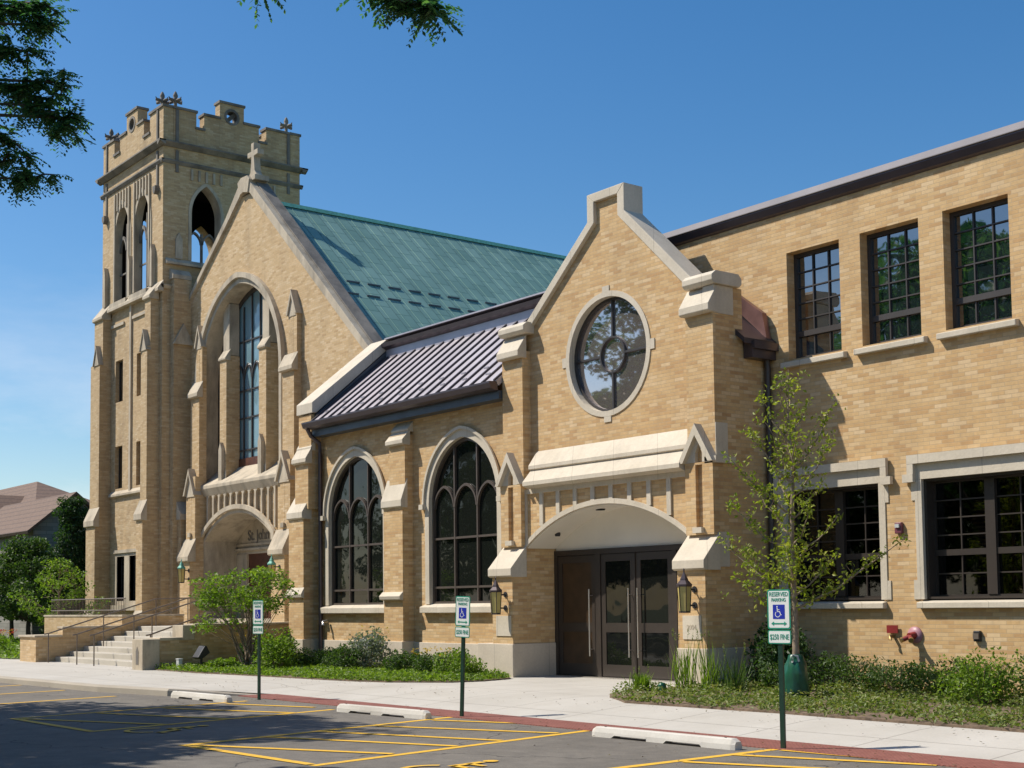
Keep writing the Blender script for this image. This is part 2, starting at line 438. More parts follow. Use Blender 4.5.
# faint low clouds
tc = nt.nodes.new('ShaderNodeTexCoord'); mp = nt.nodes.new('ShaderNodeMapping'); mp.inputs['Scale'].default_value = (1, 1, 3.2)
nt.links.new(tc.outputs['Generated'], mp.inputs[0])
cn = nt.nodes.new('ShaderNodeTexNoise'); cn.inputs['Scale'].default_value = 4.2; cn.inputs['Detail'].default_value = 7; cn.inputs['Roughness'].default_value = .6
nt.links.new(mp.outputs[0], cn.inputs['Vector'])
cr = nt.nodes.new('ShaderNodeValToRGB'); cr.color_ramp.elements[0].position = .42; cr.color_ramp.elements[1].position = .68
nt.links.new(cn.outputs['Fac'], cr.inputs[0])
sz = nt.nodes.new('ShaderNodeSeparateXYZ'); nt.links.new(tc.outputs['Generated'], sz.inputs[0])
zr = nt.nodes.new('ShaderNodeValToRGB'); e = zr.color_ramp.elements
e[0].position = .0; e[0].color = (.7,.7,.7,1); e[1].position = .26; e[1].color = (0,0,0,1)
nt.links.new(sz.outputs[2], zr.inputs[0])
mm = nt.nodes.new('ShaderNodeMath'); mm.operation = 'MULTIPLY'
nt.links.new(cr.outputs[0], mm.inputs[0]); nt.links.new(zr.outputs[0], mm.inputs[1])
mx = nt.nodes.new('ShaderNodeMix'); mx.data_type = 'RGBA'
nt.links.new(mm.outputs[0], mx.inputs[0]); hs_ = nt.nodes.new('ShaderNodeHueSaturation'); hs_.inputs['Saturation'].default_value = 1.38; hs_.inputs['Value'].default_value = 1.0; hs_.inputs['Hue'].default_value = .50; nt.links.new(sky.outputs[0], hs_.inputs['Color']); nt.links.new(hs_.outputs[0], mx.inputs[6]); mx.inputs[7].default_value = (7.5, 7.6, 8.0, 1)
nt.links.new(mx.outputs[2], bg.inputs[0])

sl = bpy.data.lights.new('sun', 'SUN'); sl.energy = 4.6; sl.angle = math.radians(.53); sl.color = (1, .93, .82)
so = bpy.data.objects.new('sun', sl); COL.objects.link(so)
so.rotation_euler = SUN.to_track_quat('Z', 'Y').to_euler(); so.location = (-20, -20, 40)

# ------------------------------------------------------------------ camera
yaw, pit, rol = [math.radians(a) for a in (37.924, 3.842, -0.670)]
d = Vector((-math.cos(yaw)*math.cos(pit), math.sin(yaw)*math.cos(pit), math.sin(pit)))
r0 = Vector((math.sin(yaw), math.cos(yaw), 0)); u0 = r0.cross(d)
rr = math.cos(rol)*r0 + math.sin(rol)*u0; uu = -math.sin(rol)*r0 + math.cos(rol)*u0
cam = bpy.data.cameras.new('camera'); co = bpy.data.objects.new('camera', cam); COL.objects.link(co)
cam.sensor_width = 36; cam.lens = 36*1371.7/1024; cam.shift_y = (512.5-384)/1024
cam.clip_start = .1; cam.clip_end = 3000
mt = Matrix((( rr.x, uu.x, -d.x, 0), (rr.y, uu.y, -d.y, 0), (rr.z, uu.z, -d.z, 1.65), (0, 0, 0, 1)))
co.matrix_world = mt
SC.camera = co
SC.view_settings.view_transform = 'Standard'; SC.view_settings.look = 'None'
SC.view_settings.exposure = .34; SC.view_settings.gamma = 1; SC.view_settings.use_curve_mapping = False
SC.cycles.max_bounces = 6; SC.cycles.transparent_max_bounces = 6
SC.cycles.use_denoising = True

# ================================================================== SETTING
def struct(name, mb, mat, **k):
    return tag(mb.build(name, mat, **k), kind='structure')
struct('ground', MB().add([(-600,-400,-.03),(500,-400,-.03),(500,700,-.03),(-600,700,-.03)], [(0,1,2,3)]), M['grass'])
struct('parking_lot', MB().add([(-90,-7,0),(60,-7,0),(60,12.0,0),(-90,12.0,0)], [(0,1,2,3)]), M['asphalt'])
struct('street', MB().add([(-300,-30,-.004),(200,-30,-.004),(200,-14,-.004),(-300,-14,-.004)], [(0,1,2,3)]), M['asphalt'])

def wfront(x):
    if x > -23.4: return 12.5
    if x > -24.6:
        t = (x + 24.6) / 1.2; return 11.02 + (12.5 - 11.02) * t
    pts = [(-60, 9.2), (-33, 10.28), (-30, 10.45), (-27.2, 10.55), (-24.6, 11.02)]
    for (a, ya), (b, yb) in zip(pts, pts[1:]):
        if a <= x <= b: return ya + (yb - ya) * (x - a) / (b - a)
    return 9.2
def wz(x, y):
    a = min(1, max(0, (-23.4 - x) / 1.2))
    ramp = .012 + .138 * min(1, max(0, (y - 12.5) / 1.6))
    return ramp * (1 - a) + (.13 + .02 * min(1, max(0, (y - 11) / 3))) * a
xs = [-60 + .6*i for i in range(118)]
ts = [0, .04, .08, .12, .16, .2, .3, .4, .6, .8, 1]
vs = []; fs = []
for x in xs:
    yf = wfront(x); yb = 20.75 if x < -31.5 else 18.9
    for t in ts:
        y = yf + (yb - yf) * t; vs.append((x, y, wz(x, y)))
n = len(ts)
for i in range(len(xs)-1):
    for j in range(n-1):
        fs.append((i*n+j, (i+1)*n+j, (i+1)*n+j+1, i*n+j+1))
mb = MB(); mb.add(vs, fs, True); struct('pavement', mb, M['walk'])
# kerb west of the flush strip
mb = MB(); cx = [x for x in xs if x < -24.5]
prof = [(-.16, -.02), (-.155, .10), (-.13, .134), (.0, .137), (.0, .02)]
vs = []; fs = []
for x in cx:
    for (dy, z) in prof: vs.append((x, wfront(x) + dy, z))
# taper down towards the ramp
for dx, s_ in ((.35, .75), (.8, .35), (1.2, .08)):
    x = -24.6 + dx
    for (dy, z) in prof: vs.append((x, wfront(x) + dy, -.02 + (z + .02)*s_ if z > 0 else z))
k = len(prof); m = len(vs)//k
for i in range(m-1):
    for j in range(k-1): fs.append((i*k+j, (i+1)*k+j, (i+1)*k+j+1, i*k+j+1))
fs.append(tuple(range(k))); mb.add(vs, fs); struct('kerb', mb, M['curb'])
mb = MB(); mb.box(-23.55, 10, 11.80, 12.52, -.02, .014)
struct('tactile_strip', mb, M['tactile'])

# painted markings
def line(mb, a, b, w=.125, z=.004):
    a = Vector(a); b = Vector(b); t = (b-a).normalized(); nrm = Vector((-t.y, t.x))*w/2
    q = [a+nrm, a-nrm, b-nrm, b+nrm]
    mb.add([(p.x, p.y, z) for p in q], [(0,1,2,3)])
mk = MB()
L = [((-15.62,7.07),(-16.70,11.93)), ((-12.66,7.19),(-13.62,11.85)),
     ((-21.33,6.89),(-22.2,11.3)), ((-18.28,6.94),(-19.30,11.35)), ((-10.30,8.6),(-10.42,11.9)), ((-10.25,5.0),(-10.3,8.6))]
for a, b in L: line(mk, a, b)
L2 = [((-15.55,7.12),(-12.76,7.23)), ((-15.56,7.2),(-13.02,8.42)), ((-15.85,8.35),(-13.2,9.42)), ((-16.02,9.23),(-13.35,10.2)),
      ((-16.2,10.21),(-13.6,11.3)), ((-16.4,11.3),(-14.9,11.95)),
      ((-21.25,6.92),(-18.33,6.98)), ((-21.2,7.0),(-18.52,8.2)), ((-21.4,8.3),(-18.75,9.3)), ((-21.6,9.5),(-19.1,10.55)), ((-21.8,10.7),(-19.9,11.35)),
      ((-10.3,11.78),(-8.6,11.9)), ((-10.35,11.05),(-8.3,11.8)), ((-10.25,10.2),(-7.6,11.3)), ((-10.2,9.3),(-7.3,10.4)), ((-10.2,8.4),(-7.2,9.5))]
for a, b in L2: line(mk, a, b, .12, .008)
for i, x in enumerate((-24.9, -27.6, -30.3, -33.0, -35.7)):
    line(mk, (x + .5, 5.6), (x - .45, 10.15))
# two wheelchair symbols painted on the bays
def isa(mb, cx, cy, s, z, rot, flat=True, to=None):
    P_ = []
    head = (0.02, .86)
    def pt(x, y):
        xx = x*math.cos(rot) - y*math.sin(rot); yy = x*math.sin(rot) + y*math.cos(rot)
        return (cx + xx*s, cy + yy*s)
    def put(vs): 
        return [to(p, z) for p in vs] if to else [(p[0], p[1], z) for p in vs]
    mb.add(put([pt(-.08 + .09*math.cos(t*PI/6), .42 + .5 + .09*math.sin(t*PI/6)) for t in range(12)]), [tuple(range(12))])
    def seg(a, b, w):
        a = Vector(a); b = Vector(b); t = (b-a).normalized(); q = Vector((-t.y, t.x))*w/2
        mb.add(put([pt(*(a+q)), pt(*(a-q)), pt(*(b-q)), pt(*(b+q))]), [(0,1,2,3)])
    seg((-.08,.80), (-.04,.30), .11); seg((-.07,.58), (.22,.56), .08); seg((-.06,.34), (.26,.33), .09)
    seg((.24,.36), (.40,-.10), .09); seg((.36,-.08), (.52,-.02), .08)
    n = 18; o = []; i_ = []
    for k in range(n+1):
        t = math.radians(125 + 215*k/n)
        o.append(pt(-.02 + .36*math.cos(t), .02 + .36*math.sin(t))); i_.append(pt(-.02 + .28*math.cos(t), .02 + .28*math.sin(t)))
    for k in range(n): mb.add(put([o[k], o[k+1], i_[k+1], i_[k]]), [(0,1,2,3)])
isa(mk, -17.8, 7.6, .95, .012, .1); isa(mk, -11.5, 7.9, .95, .012, .1)
struct('painted_parking_lines', mk, M['yellow'], recalc=False)

# planting beds
def sheet(name, pts, z, mat):
    tri = tessellate_polygon([[Vector((p[0], p[1], 0)) for p in pts]])
    return struct(name, MB().add([(p[0], p[1], z) for p in pts], [tuple(t) for t in tri]), mat)
BED_R = [(-17.42,17.4),(-17.5,16.5),(-17.3,15.8),(-16.95,15.2),(-16.45,14.75),(-15.5,14.2),(-13.9,14.22),(-12.5,14.26),(-11.1,14.2),(-8.8,14.15),(3,14.1),(3,19.24),(-16.92,19.24),(-16.92,17.4)]
BED_L = [(-22.05,17.1),(-21.75,16.2),(-21.9,15.5),(-22.95,14.68),(-24.5,14.35),(-26.4,14.21),(-27.04,14.15),(-29.75,13.85),(-32.2,13.85),(-32.2,20.7),(-31.2,20.7),(-31.2,18.0),(-23.2,18.0),(-22.6,17.45)]
for B_ in (BED_R, BED_L): struct('planting_bed', MB().prism(B_, .08, .172, 'z'), M['soil'])
sheet('lawn', [(-41.5,14.3),(-41.5,24),(-120,40),(-120,8.5),(-60,9.5),(-50,12.6)], .165, M['grass'])

# ================================================================== building helpers
def gothic_window(root, x0, x1, z0, zs, za, yf, depth=.22, trim='stone', glass='glass', oc=.42, stops=True, mull=True):
    """stone surround > ; window frame > glass, mullions"""
    w = x1 - x0; n = 14; yb = yf + depth + .1
    A = [(x0, z0)] + arch(x0, x1, zs, za, n) + [(x1, z0)]
    so = .16
    B = [(x0 - so, z0)] + arch(x0 - so, x1 + so, zs, za + .19, n) + [(x1 + so, z0)]
    mb = MB(); mb.strip(B, A, yf - .03, yf + depth)
    sur = mb.build('window_surround', M[trim], root)
    Hh = arch(x0 - so - .05, x1 + so + .05, zs, za + .25, n); H2 = arch(x0 - so + .01, x1 + so - .01, zs, za + .18, n)
    mb = MB(); mb.strip(Hh, H2, yf - .08, yf - .032)
    for x in (x0 - so - .03, x1 + so + .03): mb.box(x - .08, x + .08, yf - .13, yf - .003, zs - .12, zs - .002)
    mb.build('hood_mould', M[trim], root)
    fw = .06
    A2 = [(x0 + fw, z0 + fw)] + arch(x0 + fw, x1 - fw, zs, za - fw*1.2, n) + [(x1 - fw, z0 + fw)]
    mb = MB(); mb.strip(A, A2, yf + depth - .06, yf + depth + .04, closed=True)
    fr = mb.build('window', M['frame'], root)
    g = MB(); g.prism(A2, yf + depth + .012, yf + depth + .022); g.build('glass', M[glass], fr)
    mu = MB(); ym0, ym1 = yf + depth - .05, yf + depth + .01
    xa = x0 + w/3; xb = x1 - w/3
    a_ = w/2; h_ = za - zs; R_ = (a_*a_ + h_*h_)/(2*a_); zt_ = zs + math.sqrt(R_*R_ - (R_ - w/3)**2) - .03
    for x in (xa, xb): mu.box(x - .022, x + .022, ym0, ym1, z0 + fw, zt_)
    for z in (z0 + .38, z0 + 1.5): mu.box(x0 + fw, x1 - fw, ym0 + .005, ym1 - .003, z - .024, z + .024)
    for a, b in ((x0 + fw, xa), (xa, xb), (xb, x1 - fw)):
        o_ = arch(a, b, zs - .12, zs + .40, 8); i_ = arch(a + .04, b - .04, zs - .12, zs + .345, 8)
        mu.strip(o_, i_, ym0 - .01, ym1 - .006)
    mu.build('mullion', M['frame'], fr)
    s = MB(); s.prism([(yf - .14, z0 - .2), (yf - .14, z0 - .06), (yf + depth - .062, z0 + .012), (yf + depth - .062, z0 - .2)], x0 - .25, x1 + .25, 'x')
    s.build('sill', M[trim], root, bevel=.012)

def rect_window(root, x0, x1, z0, z1, yf, cols, rows_top, rows_bot, zrail, units=1, depth=.2, glass='glass_up', sill=None, fr_m='frame_dark', sillm='stone', bars='frame_dark'):
    mb = MB(); fw = .07
    mb.prism(rect(x0, x1, z0, z1), yf + depth, yf + depth + .09, holes=[rect(x0 + fw, x1 - fw, z0 + fw, z1 - fw)])
    fr = mb.build('window', M[fr_m], root)
    MB().box(x0 + fw - .01, x1 - fw + .01, yf + depth + .05, yf + depth + .06, z0 + fw - .01, z1 - fw + .01).build('glass', M[glass], fr)
    mu = MB(); uw = (x1 - x0 - 2*fw) / units
    for k in range(units):
        a = x0 + fw + uw*k; b = a + uw
        if k: mu.box(a - .09, a + .09, yf + depth - .03, yf + depth + .045, z0 + fw, z1 - fw)
        ia, ib = (a + (.09 if k else 0), b - (.09 if k < units-1 else 0))
        mu.box(ia, ib, yf + depth - .01, yf + depth + .044, zrail - .05, zrail + .05)
        for i in range(1, cols):
            x = ia + (ib - ia)*i/cols; mu.box(x - .011, x + .011, yf + depth + .015, yf + depth + .043, z0 + fw, z1 - fw)
        for i in range(1, rows_bot):
            z = z0 + fw + (zrail - z0 - fw)*i/rows_bot; mu.box(ia, ib, yf + depth + .017, yf + depth + .042, z - .011, z + .011)
        for i in range(1, rows_top):
            z = zrail + (z1 - fw - zrail)*i/rows_top; mu.box(ia, ib, yf + depth + .017, yf + depth + .042, z - .011, z + .011)
    mu.build('glazing_bars', M[bars], fr)
    if sill:
        s = MB(); s.prism([(yf - .11, z0 - .15), (yf - .11, z0 - .05), (yf + depth - .01, z0 + .0), (yf + depth - .01, z0 - .15)], x0 - sill, x1 + sill, 'x')
        s.build('sill', M[sillm], root, bevel=.012)
    return fr

def weathering(mb, x0, x1, yback, zt, ylip, zb, th=.14, over=.05, ybase=None):
    """sloped stone set-off: rises from the lip to the wall"""
    mb.prism([(ylip, zb), (ylip, zb - th), (ylip + .05, zb - th - .03), (yback, zb - th - .03), (yback, zt)], x0 - over, x1 + over, 'x')

def gablet(mb, x0, x1, y0, y1, zl, zp, t=.09):
    """little gabled stone hood"""
    xm = (x0 + x1)/2
    out = [(x0, zl), (xm, zp), (x1, zl)]; inn = [(x0 + t*1.1, zl), (xm, zp - t*2.1), (x1 - t*1.1, zl)]
    mb.strip(out, inn, y0, y1)

# ================================================================== EAST WING (right)
YR = 19.25
east = thing('parish_wing', (-9, YR, .15), 'two storey buff brick wing with metal roof edge and dark paned windows at the right', 'building')
Wup = [(-16.43, -15.23), (-14.78, -13.58), (-13.11, -11.91), (-11.4, -10.2), (-9.7, -8.5)]
Wlo = [(-16.58, -14.53), (-13.67, -10.4), (-9.5, -6.2)]
holes = [rect(a, b, 6.04, 8.02) for a, b in Wup] + [rect(a - .05, b + .05, 1.6, 3.7) for a, b in Wlo]
MB().prism(rect(-19.8, 3, 0, 8.82), YR, YR + .3, holes=holes).build('wall', M['brick'], east)
MB().box(-19.4, 2.6, YR + 2.6, YR + 2.7, .2, 5).box(-19.4, 2.6, YR + .31, YR + 2.6, 4.9, 5.0).box(-19.4, 2.6, YR + .31, YR + 2.6, .2, .3).build('room_dark_lining', M['dark'], east)  # near-black box, room shade put into its colour behind the clear panes
MB().box(-19.8, -19.5, YR + .3, 32, 0, 8.82).box(2.7, 3, YR + .3, 32, 0, 8.82).box(-19.8, 3, 32, 32.3, 0, 8.82).build('side_wall', M['brick'], east)
MB().box(-19.49, 2.69, YR + .31, 31.9, 8.7, 8.81).build('roof', M['zinc_dark'], east)
rb = MB(); rb.prism([(YR - .004, 8.76), (YR - .07, 8.79), (YR - .12, 8.90), (YR - .12, 8.925), (YR + .5, 8.925), (YR + .5, 8.824), (YR - .004, 8.824)], -19.9, 3.1, 'x')
rb.build('roof_fascia', M['gutter'], east)
MB().prism([(YR - .15, 8.928), (YR - .15, 8.94), (YR - .08, 9.07), (YR + .55, 9.10), (YR + .55, 8.92)], -19.95, 3.15, 'x').build('roof_edge_cap', M['capmetal'], east)
for i, (a, b) in enumerate(Wup): rect_window(east, a, b, 6.04, 8.02, YR, 3, 5, 1, 6.52, sill=.12, depth=.2)
for i, (a, b) in enumerate(Wlo):
    rect_window(east, a, b, 1.66, 3.64, YR, 2, 4, 2, 2.42, units=2 if i == 0 else 3, sill=.12 if False else .1, depth=.24, glass='glass_clear', fr_m='doorframe', bars='doorframe')
    s = MB()   # stone jambs with ears + label mould
    for x, sg in ((a, -1), (b, 1)):
        lo, hi = sorted((x, x + sg*.13)); s.box(lo, hi, YR - .02, YR + .05, 1.66, 3.64)
        lo, hi = sorted((x + sg*.131, x + sg*.2)); s.box(lo, hi, YR - .018, YR + .06, 1.66, 1.98); s.box(lo, hi, YR - .018, YR + .06, 3.3, 3.638)
    s.box(a - .2, b + .2, YR - .022, YR + .2, 3.642, 3.90)
    s.build('window_surround', M['stone'], east)
    s = MB(); s.box(a - .22, b + .22, YR - .10, YR - .024, 3.902, 4.05)
    for x in (a - .16, b + .16): s.box(x - .06, x + .06, YR - .098, YR - .026, 3.735, 3.90); 
    for x, sg in ((a - .16, -1), (b + .16, 1)): 
        lo, hi = sorted((x - sg*.058, x + sg*.15)); s.box(lo, hi, YR - .105, YR - .024, 3.60, 3.734)
    s.build('label_mould', M['stone'], east)
    cs_ = MB(); cs_.prism(rect(a + .002, b - .002, 1.662, 3.638), YR + .052, YR + .239, holes=[rect(a + .05, b - .05, 1.70, 3.60)]); cs_.build('casing', M['doorframe'], east)
    bl = MB(); nu = 2 if i == 0 else 3; uw_ = (b - a - .14)/nu
    for u_i in range(nu):
        xa_ = a + .07 + uw_*(u_i + .5) + .06; xb_ = a + .07 + uw_*(u_i + 1) - .12
        for k in range(11):
            z_ = 2.52 + k*.07; bl.add([(xa_, YR + .40, z_), (xb_, YR + .40, z_), (xb_, YR + .44, z_ + .035), (xa_, YR + .44, z_ + .035)], [(0,1,2,3)])
    bl.build('blind', M['slat'], east, recalc=False)

# ================================================================== ENTRANCE PORCH (gabled)
YG = 18.03
XL, XRr = -23.14, -16.94
por = thing('entrance_porch', (-20.05, YG, .15), 'buff brick gabled entrance with round window, stone coping and wide segmental archway', 'building')
op = arch(-22.45, -17.64, 2.83, 3.60, 12)
outl = [(XL, .15), (-22.45, .15)] + op + [(-17.64, .15), (XRr, .15), (XRr, 7.40), (-17.60, 7.40), (-19.52, 9.25), (-19.52, 9.72), (-20.30, 9.72), (-20.30, 9.25), (-22.45, 7.40), (XL, 7.40)]
rose_c = (-20.02, 6.58)
MB().prism(outl, YG, YG + .35, holes=[circ(rose_c[0], rose_c[1], 1.18, 48)]).build('wall', M['brick'], por)
# side walls, back to the wing
sw = MB()
sw.box(XRr - .3, XRr, YG + .552, YR - .01, .15, 6.3)
sw.box(XL, XL + .3, YG + .351, YR + 4, .15, 6.3)
sw.box(XL, XL + .69, YG - .22, YG - .001, .84, 7.0).box(XRr - .69, XRr, YG - .22, YG - .001, .84, 7.0)
sw.box(XRr - .3, XRr, YG + .352, YG + .55, .15, 7.36)
sw.build('pilaster', M['brick'], por)
# lower piers with stone base
for x0, x1 in ((XL, XL + .69), (XRr - .69, XRr)):
    p = MB().box(x0, x1, 17.48, YG - .221, .84, 2.32).build('pier', M['brick'], por)
    s = MB(); s.box(x0 - .0, x1, 17.535, YG - .222, 2.2, 2.4)
    b = MB()
    if x0 == XL: b.box(x0 - .5, x1 + .03, 17.45, 18.64, .1, .84)
    else: b.box(x0 - .03, x1 + .03, 17.45, 18.64, .1, .84)
    b.build('pier_base', M['plinth'], por, bevel=.012)
    s = MB(); weathering(s, x0, x1, YG - .2, 2.88, 17.40, 2.40, .15, .05)
    s.build('weathering', M['stone'], por, bevel=.008)
    # pointed niche panel above
    xm = (x0 + x1)/2
    s = MB(); s.prism(rect(x0, x1, 2.86, 4.16), YG - .30, YG - .222, holes=[[(xm - .085, 2.98), (xm + .085, 2.98), (xm + .085, 4.12), (xm - .085, 4.12)]])
    s.build('niche_panel', M['brick'], por)
    s = MB(); s.prism([(x0 + .02, 4.165), (xm - .085, 4.165), (xm - .085, 4.34), (xm, 4.50), (xm + .085, 4.34), (xm + .085, 4.165), (x1 - .02, 4.165), (xm, 4.8)], YG - .30, YG - .222)
    gablet(s, x0 - .08, x1 + .08, YG - .40, YG - .21, 4.16, 4.86, .10)
    s.box(xm - .11, xm + .11, YG - .38, YG - .302, 2.89, 2.99)
    s.build('niche_gablet', M['stone'], por)
# stone side returns of right pier (weathering return block, string)
MB().box(XRr - .3, XRr + .02, YG - .2, 18.1, 2.28, 2.9).build('weathering_return', M['stone'], por)
s = MB(); s.box(XRr - .3, XRr + .015, YG - .219, 18.12, 4.25, 4.86); s.box(XRr - .2, XRr + .08, YG - .3, 18.25, 4.13, 4.249)
s.build('string_course', M['stone'], por)
# brick jambs of the archway
jm = MB(); jm.box(XL + .3, -22.45, YG + .352, 18.66, .84, 3.4); jm.box(-17.64, XRr - .3, YG + .352, 18.66, .84, 3.4)
jm.build('jamb', M['brick'], por)
# frieze wall between pilasters
fo = arch(-22.45, -17.64, 2.83, 3.60, 12)
MB().prism(fo + [(-17.64, 4.05), (-22.45, 4.05)], YG - .16, YG - .001).build('frieze_wall', M['brick'], por)
fs_ = MB()
ring_o = arch(-22.45, -17.64, 2.94, 3.70, 12)
fs_.strip(ring_o, fo, YG - .20, YG - .165)
def arch_z(x, zs, za, x0=-22.45, x1=-17.64):
    a = (x1-x0)/2; h = za-zs; R = (a*a+h*h)/(2*h); return za - R + math.sqrt(max(0, R*R - (x-(x0+x1)/2)**2))
npan = 9; wpan = 4.81/npan
for i in range(npan + 1):
    x = -22.45 + wpan*i; hw = .055
    xa, xb = max(-22.449, x - hw), min(-17.641, x + hw)
    zb = max(arch_z(xa, 2.94, 3.70), arch_z(xb, 2.94, 3.70)) - .02
    fs_.prism([(xa, zb), (xb, zb), (xb, 3.97), (xa, 3.97)], YG - .197, YG - .163)
fs_.box(-22.449, -17.641, YG - .203, YG - .162, 3.95, 4.05)
fs_.build('frieze_tracery', M['stone'], por)
cn_ = MB()
cn_.prism([(YG - .004, 4.85), (YG - .24, 4.53), (YG - .24, 4.46), (YG - .16, 4.42), (YG - .004, 4.42)], -22.26, XRr - .72, 'x')
cn_.prism([(YG - .17, 4.46), (YG - .42, 4.18), (YG - .42, 4.10), (YG - .30, 4.052), (YG - .004, 4.052), (YG - .004, 4.415), (YG - .17, 4.415)], -22.24, XRr - .72, 'x')
cn_.build('canopy_slab', M['stone'], por)
# barrel soffit, tympanum
so1 = arch(-22.43, -17.66, 2.82, 3.575, 16); so2 = arch(-22.43, -17.66, 3.0, 3.9, 16)
MB().strip(so2, so1, YG - .15, 18.70).build('soffit', M['plaster'], por)
MB().prism(arch(-22.44, -17.65, 2.83, 3.62, 12) + [(-17.65, 2.77), (-22.44, 2.77)], 18.66, 18.70).build('tympanum', M['plaster'], por)
lamp = MB().lathe((-20.6, 18.3, 3.52), [(.0, 0), (.09, 0), (.11, .03), (.11, .08)], 14).build('ceiling_light', M['dark'], por)
MB().lathe((-21.95, 18.3, 3.06), [(.0, 0), (.05, .0), (.06, .03), (.06, .1)], 12).build('ceiling_camera', M['black'], por)
# rose window
rs = MB(); ro = circ(*rose_c, 1.25, 48); ri = circ(*rose_c, 1.14, 48)
rs.strip(ro, ri, YG - .02, YG + .22, closed=True)
for a in range(4):
    c, s_ = math.cos(a*PI/2), math.sin(a*PI/2); x = rose_c[0] + 1.26*c; z = rose_c[1] + 1.26*s_
    rs.box(x - .10, x + .10, YG - .018, YG - .001, z - .10, z + .10)
rs.build('rose_surround', M['stone'], por)
fr = MB().strip(circ(*rose_c, 1.14, 48), circ(*rose_c, 1.09, 48), YG + .12, YG + .22, closed=True).build('window', M['frame_dark'], por)
MB().prism(circ(*rose_c, 1.10, 48), YG + .18, YG + .195).build('glass', M['glass_rose'], fr)
m_ = MB(); m_.strip(circ(*rose_c, .37, 32), circ(*rose_c, .335, 32), YG + .13, YG + .179, closed=True)
for a in range(4):
    c, s_ = math.cos(a*PI/2), math.sin(a*PI/2)
    x0_, x1_ = sorted((rose_c[0] + .36*c, rose_c[0] + 1.095*c)); z0_, z1_ = sorted((rose_c[1] + .36*s_, rose_c[1] + 1.095*s_))
    if abs(c) > .5: m_.box(x0_, x1_, YG + .135, YG + .178, rose_c[1] - .02, rose_c[1] + .02)
    else: m_.box(rose_c[0] - .02, rose_c[0] + .02, YG + .135, YG + .178, z0_, z1_)
m_.build('mullion', M['frame_dark'], fr)
# gable coping
cp = MB(); y0, y1 = YG - .09, YG + .42
out = [(-22.60, 7.50), (-20.46, 9.30), (-20.46, 9.86), (-19.36, 9.86), (-19.36, 9.30), (-17.46, 7.50)]
inn = [(-22.38, 7.46), (-20.26, 9.25), (-20.26, 9.68), (-19.56, 9.68), (-19.56, 9.25), (-17.70, 7.46)]
cp.strip(out[:3], inn[:3], y0, y1); cp.strip(out[2:4], inn[2:4], y0, y1); cp.strip(out[3:], inn[3:], y0, y1)
cp.build('gable_coping', M['stone'], por, bevel=.012)
for sg, xa, xb in ((-1, XL - .04, -22.30), (1, -17.62, XRr + .08)):
    k_ = MB(); yk = YG - .30
    k_.prism([(yk + .06, 7.36), (yk, 7.42), (yk, 7.52), (yk + .1, 7.60), (YG + .40, 7.60), (YG + .48, 7.52), (YG + .48, 7.42), (YG + .42, 7.36)], xa, xb, 'x')
    x0, x1 = (XL, XL + .69) if sg < 0 else (XRr - .69, XRr)
    weathering(k_, x0, x1, YG - .12, 7.358, YG - .36, 7.0, .12, .03)
    k_.build('kneeler', M['stone'], por, bevel=.012)
MB().box(XRr - .25, XRr + .02, YG - .2, YG + .3, 6.84, 7.35).build('kneeler_return', M['stone'], por)
# porch roof behind the gable
rf = MB(); ridge = (-19.82, 9.02); eL = (-23.2, 6.30); eR = (-16.72, 6.42)
rf.prism([(eL[0], eL[1]), ridge, (eR[0], eR[1]), (eR[0], eR[1] - .1), (ridge[0], ridge[1] - .12), (eL[0], eL[1] - .1)], YG + .36, YR + 6, 'y')
rf.build('roof', M['zinc_dark'], por)
g_ = MB(); g_.box(-16.93, -16.66, YG + .56, YR - .01, 6.24, 6.38); g_.box(-16.93, -16.72, YG + .56, YR - .02, 6.08, 6.24)
g_.build('gutter', M['gutter'], por)
cf = MB(); cf.add([(-17.62,19.20,7.52),(-16.90,19.20,6.98),(-16.80,19.20,6.48),(-17.62,19.20,7.22),
                   (-17.62,19.08,7.52),(-16.90,19.08,6.98),(-16.80,19.08,6.48),(-17.62,19.08,7.22)],
                  [(0,1,2,3),(4,5,6,7),(0,1,5,4),(1,2,6,5),(2,3,7,6),(3,0,4,7)])
cf.build('copper_flashing', M['coppernew'], por)
MB().tube([(-16.85, 19.12, 6.2), (-16.85, 19.14, 5.9), (-16.85, 19.14, .3)], .06, 10).build('downspout', M['bronze'], por)
# doors
dw = MB(); DZ = 2.77; YD = 18.60
dframe = MB()
dframe.prism([(-22.44, .16), (-17.65, .16), (-17.65, DZ), (-22.44, DZ)], YD, YD + .08,
             holes=[rect(-22.34, -21.13, .17, 2.66), rect(-20.98, -19.96, .17, 2.66), rect(-19.94, -18.9, .17, 2.66), rect(-18.78, -17.73, .17, 2.66)])
dfo = dframe.build('door_frame', M['doorframe'], por)
for i, (a, b, hx) in enumerate(((-22.34, -21.13, -21.25), (-20.98, -19.96, -20.07), (-19.94, -18.9, -19.81), (-18.78, -17.73, -18.6))):
    dd = MB()
    dd.prism(rect(a + .01, b - .01, .18, 2.65), YD + .02, YD + .065, holes=[rect(a + .14, b - .14, .42, 1.07), rect(a + .14, b - .14, 1.26, 2.50)])
    do = dd.build('door', M['doorframe'], por)
    MB().box(a + .13, b - .13, YD + .035, YD + .047, .4, 2.52).build('glass' if i else 'panel', M['glass_door'] if i else M['doorwood'], do)
    hd = MB(); hd.tube([(hx, YD - .07, .58), (hx, YD - .07, 1.95)], .017, 8)
    for z in (.72, 1.82): hd.tube([(hx, YD - .07, z), (hx, YD + .02, z)], .012, 6)
    hd.build('handle', M['steel'], do)
MB().box(-22.3, -17.7, 18.45, YD + .02, .152, .168).build('threshold', M['steel'], por)
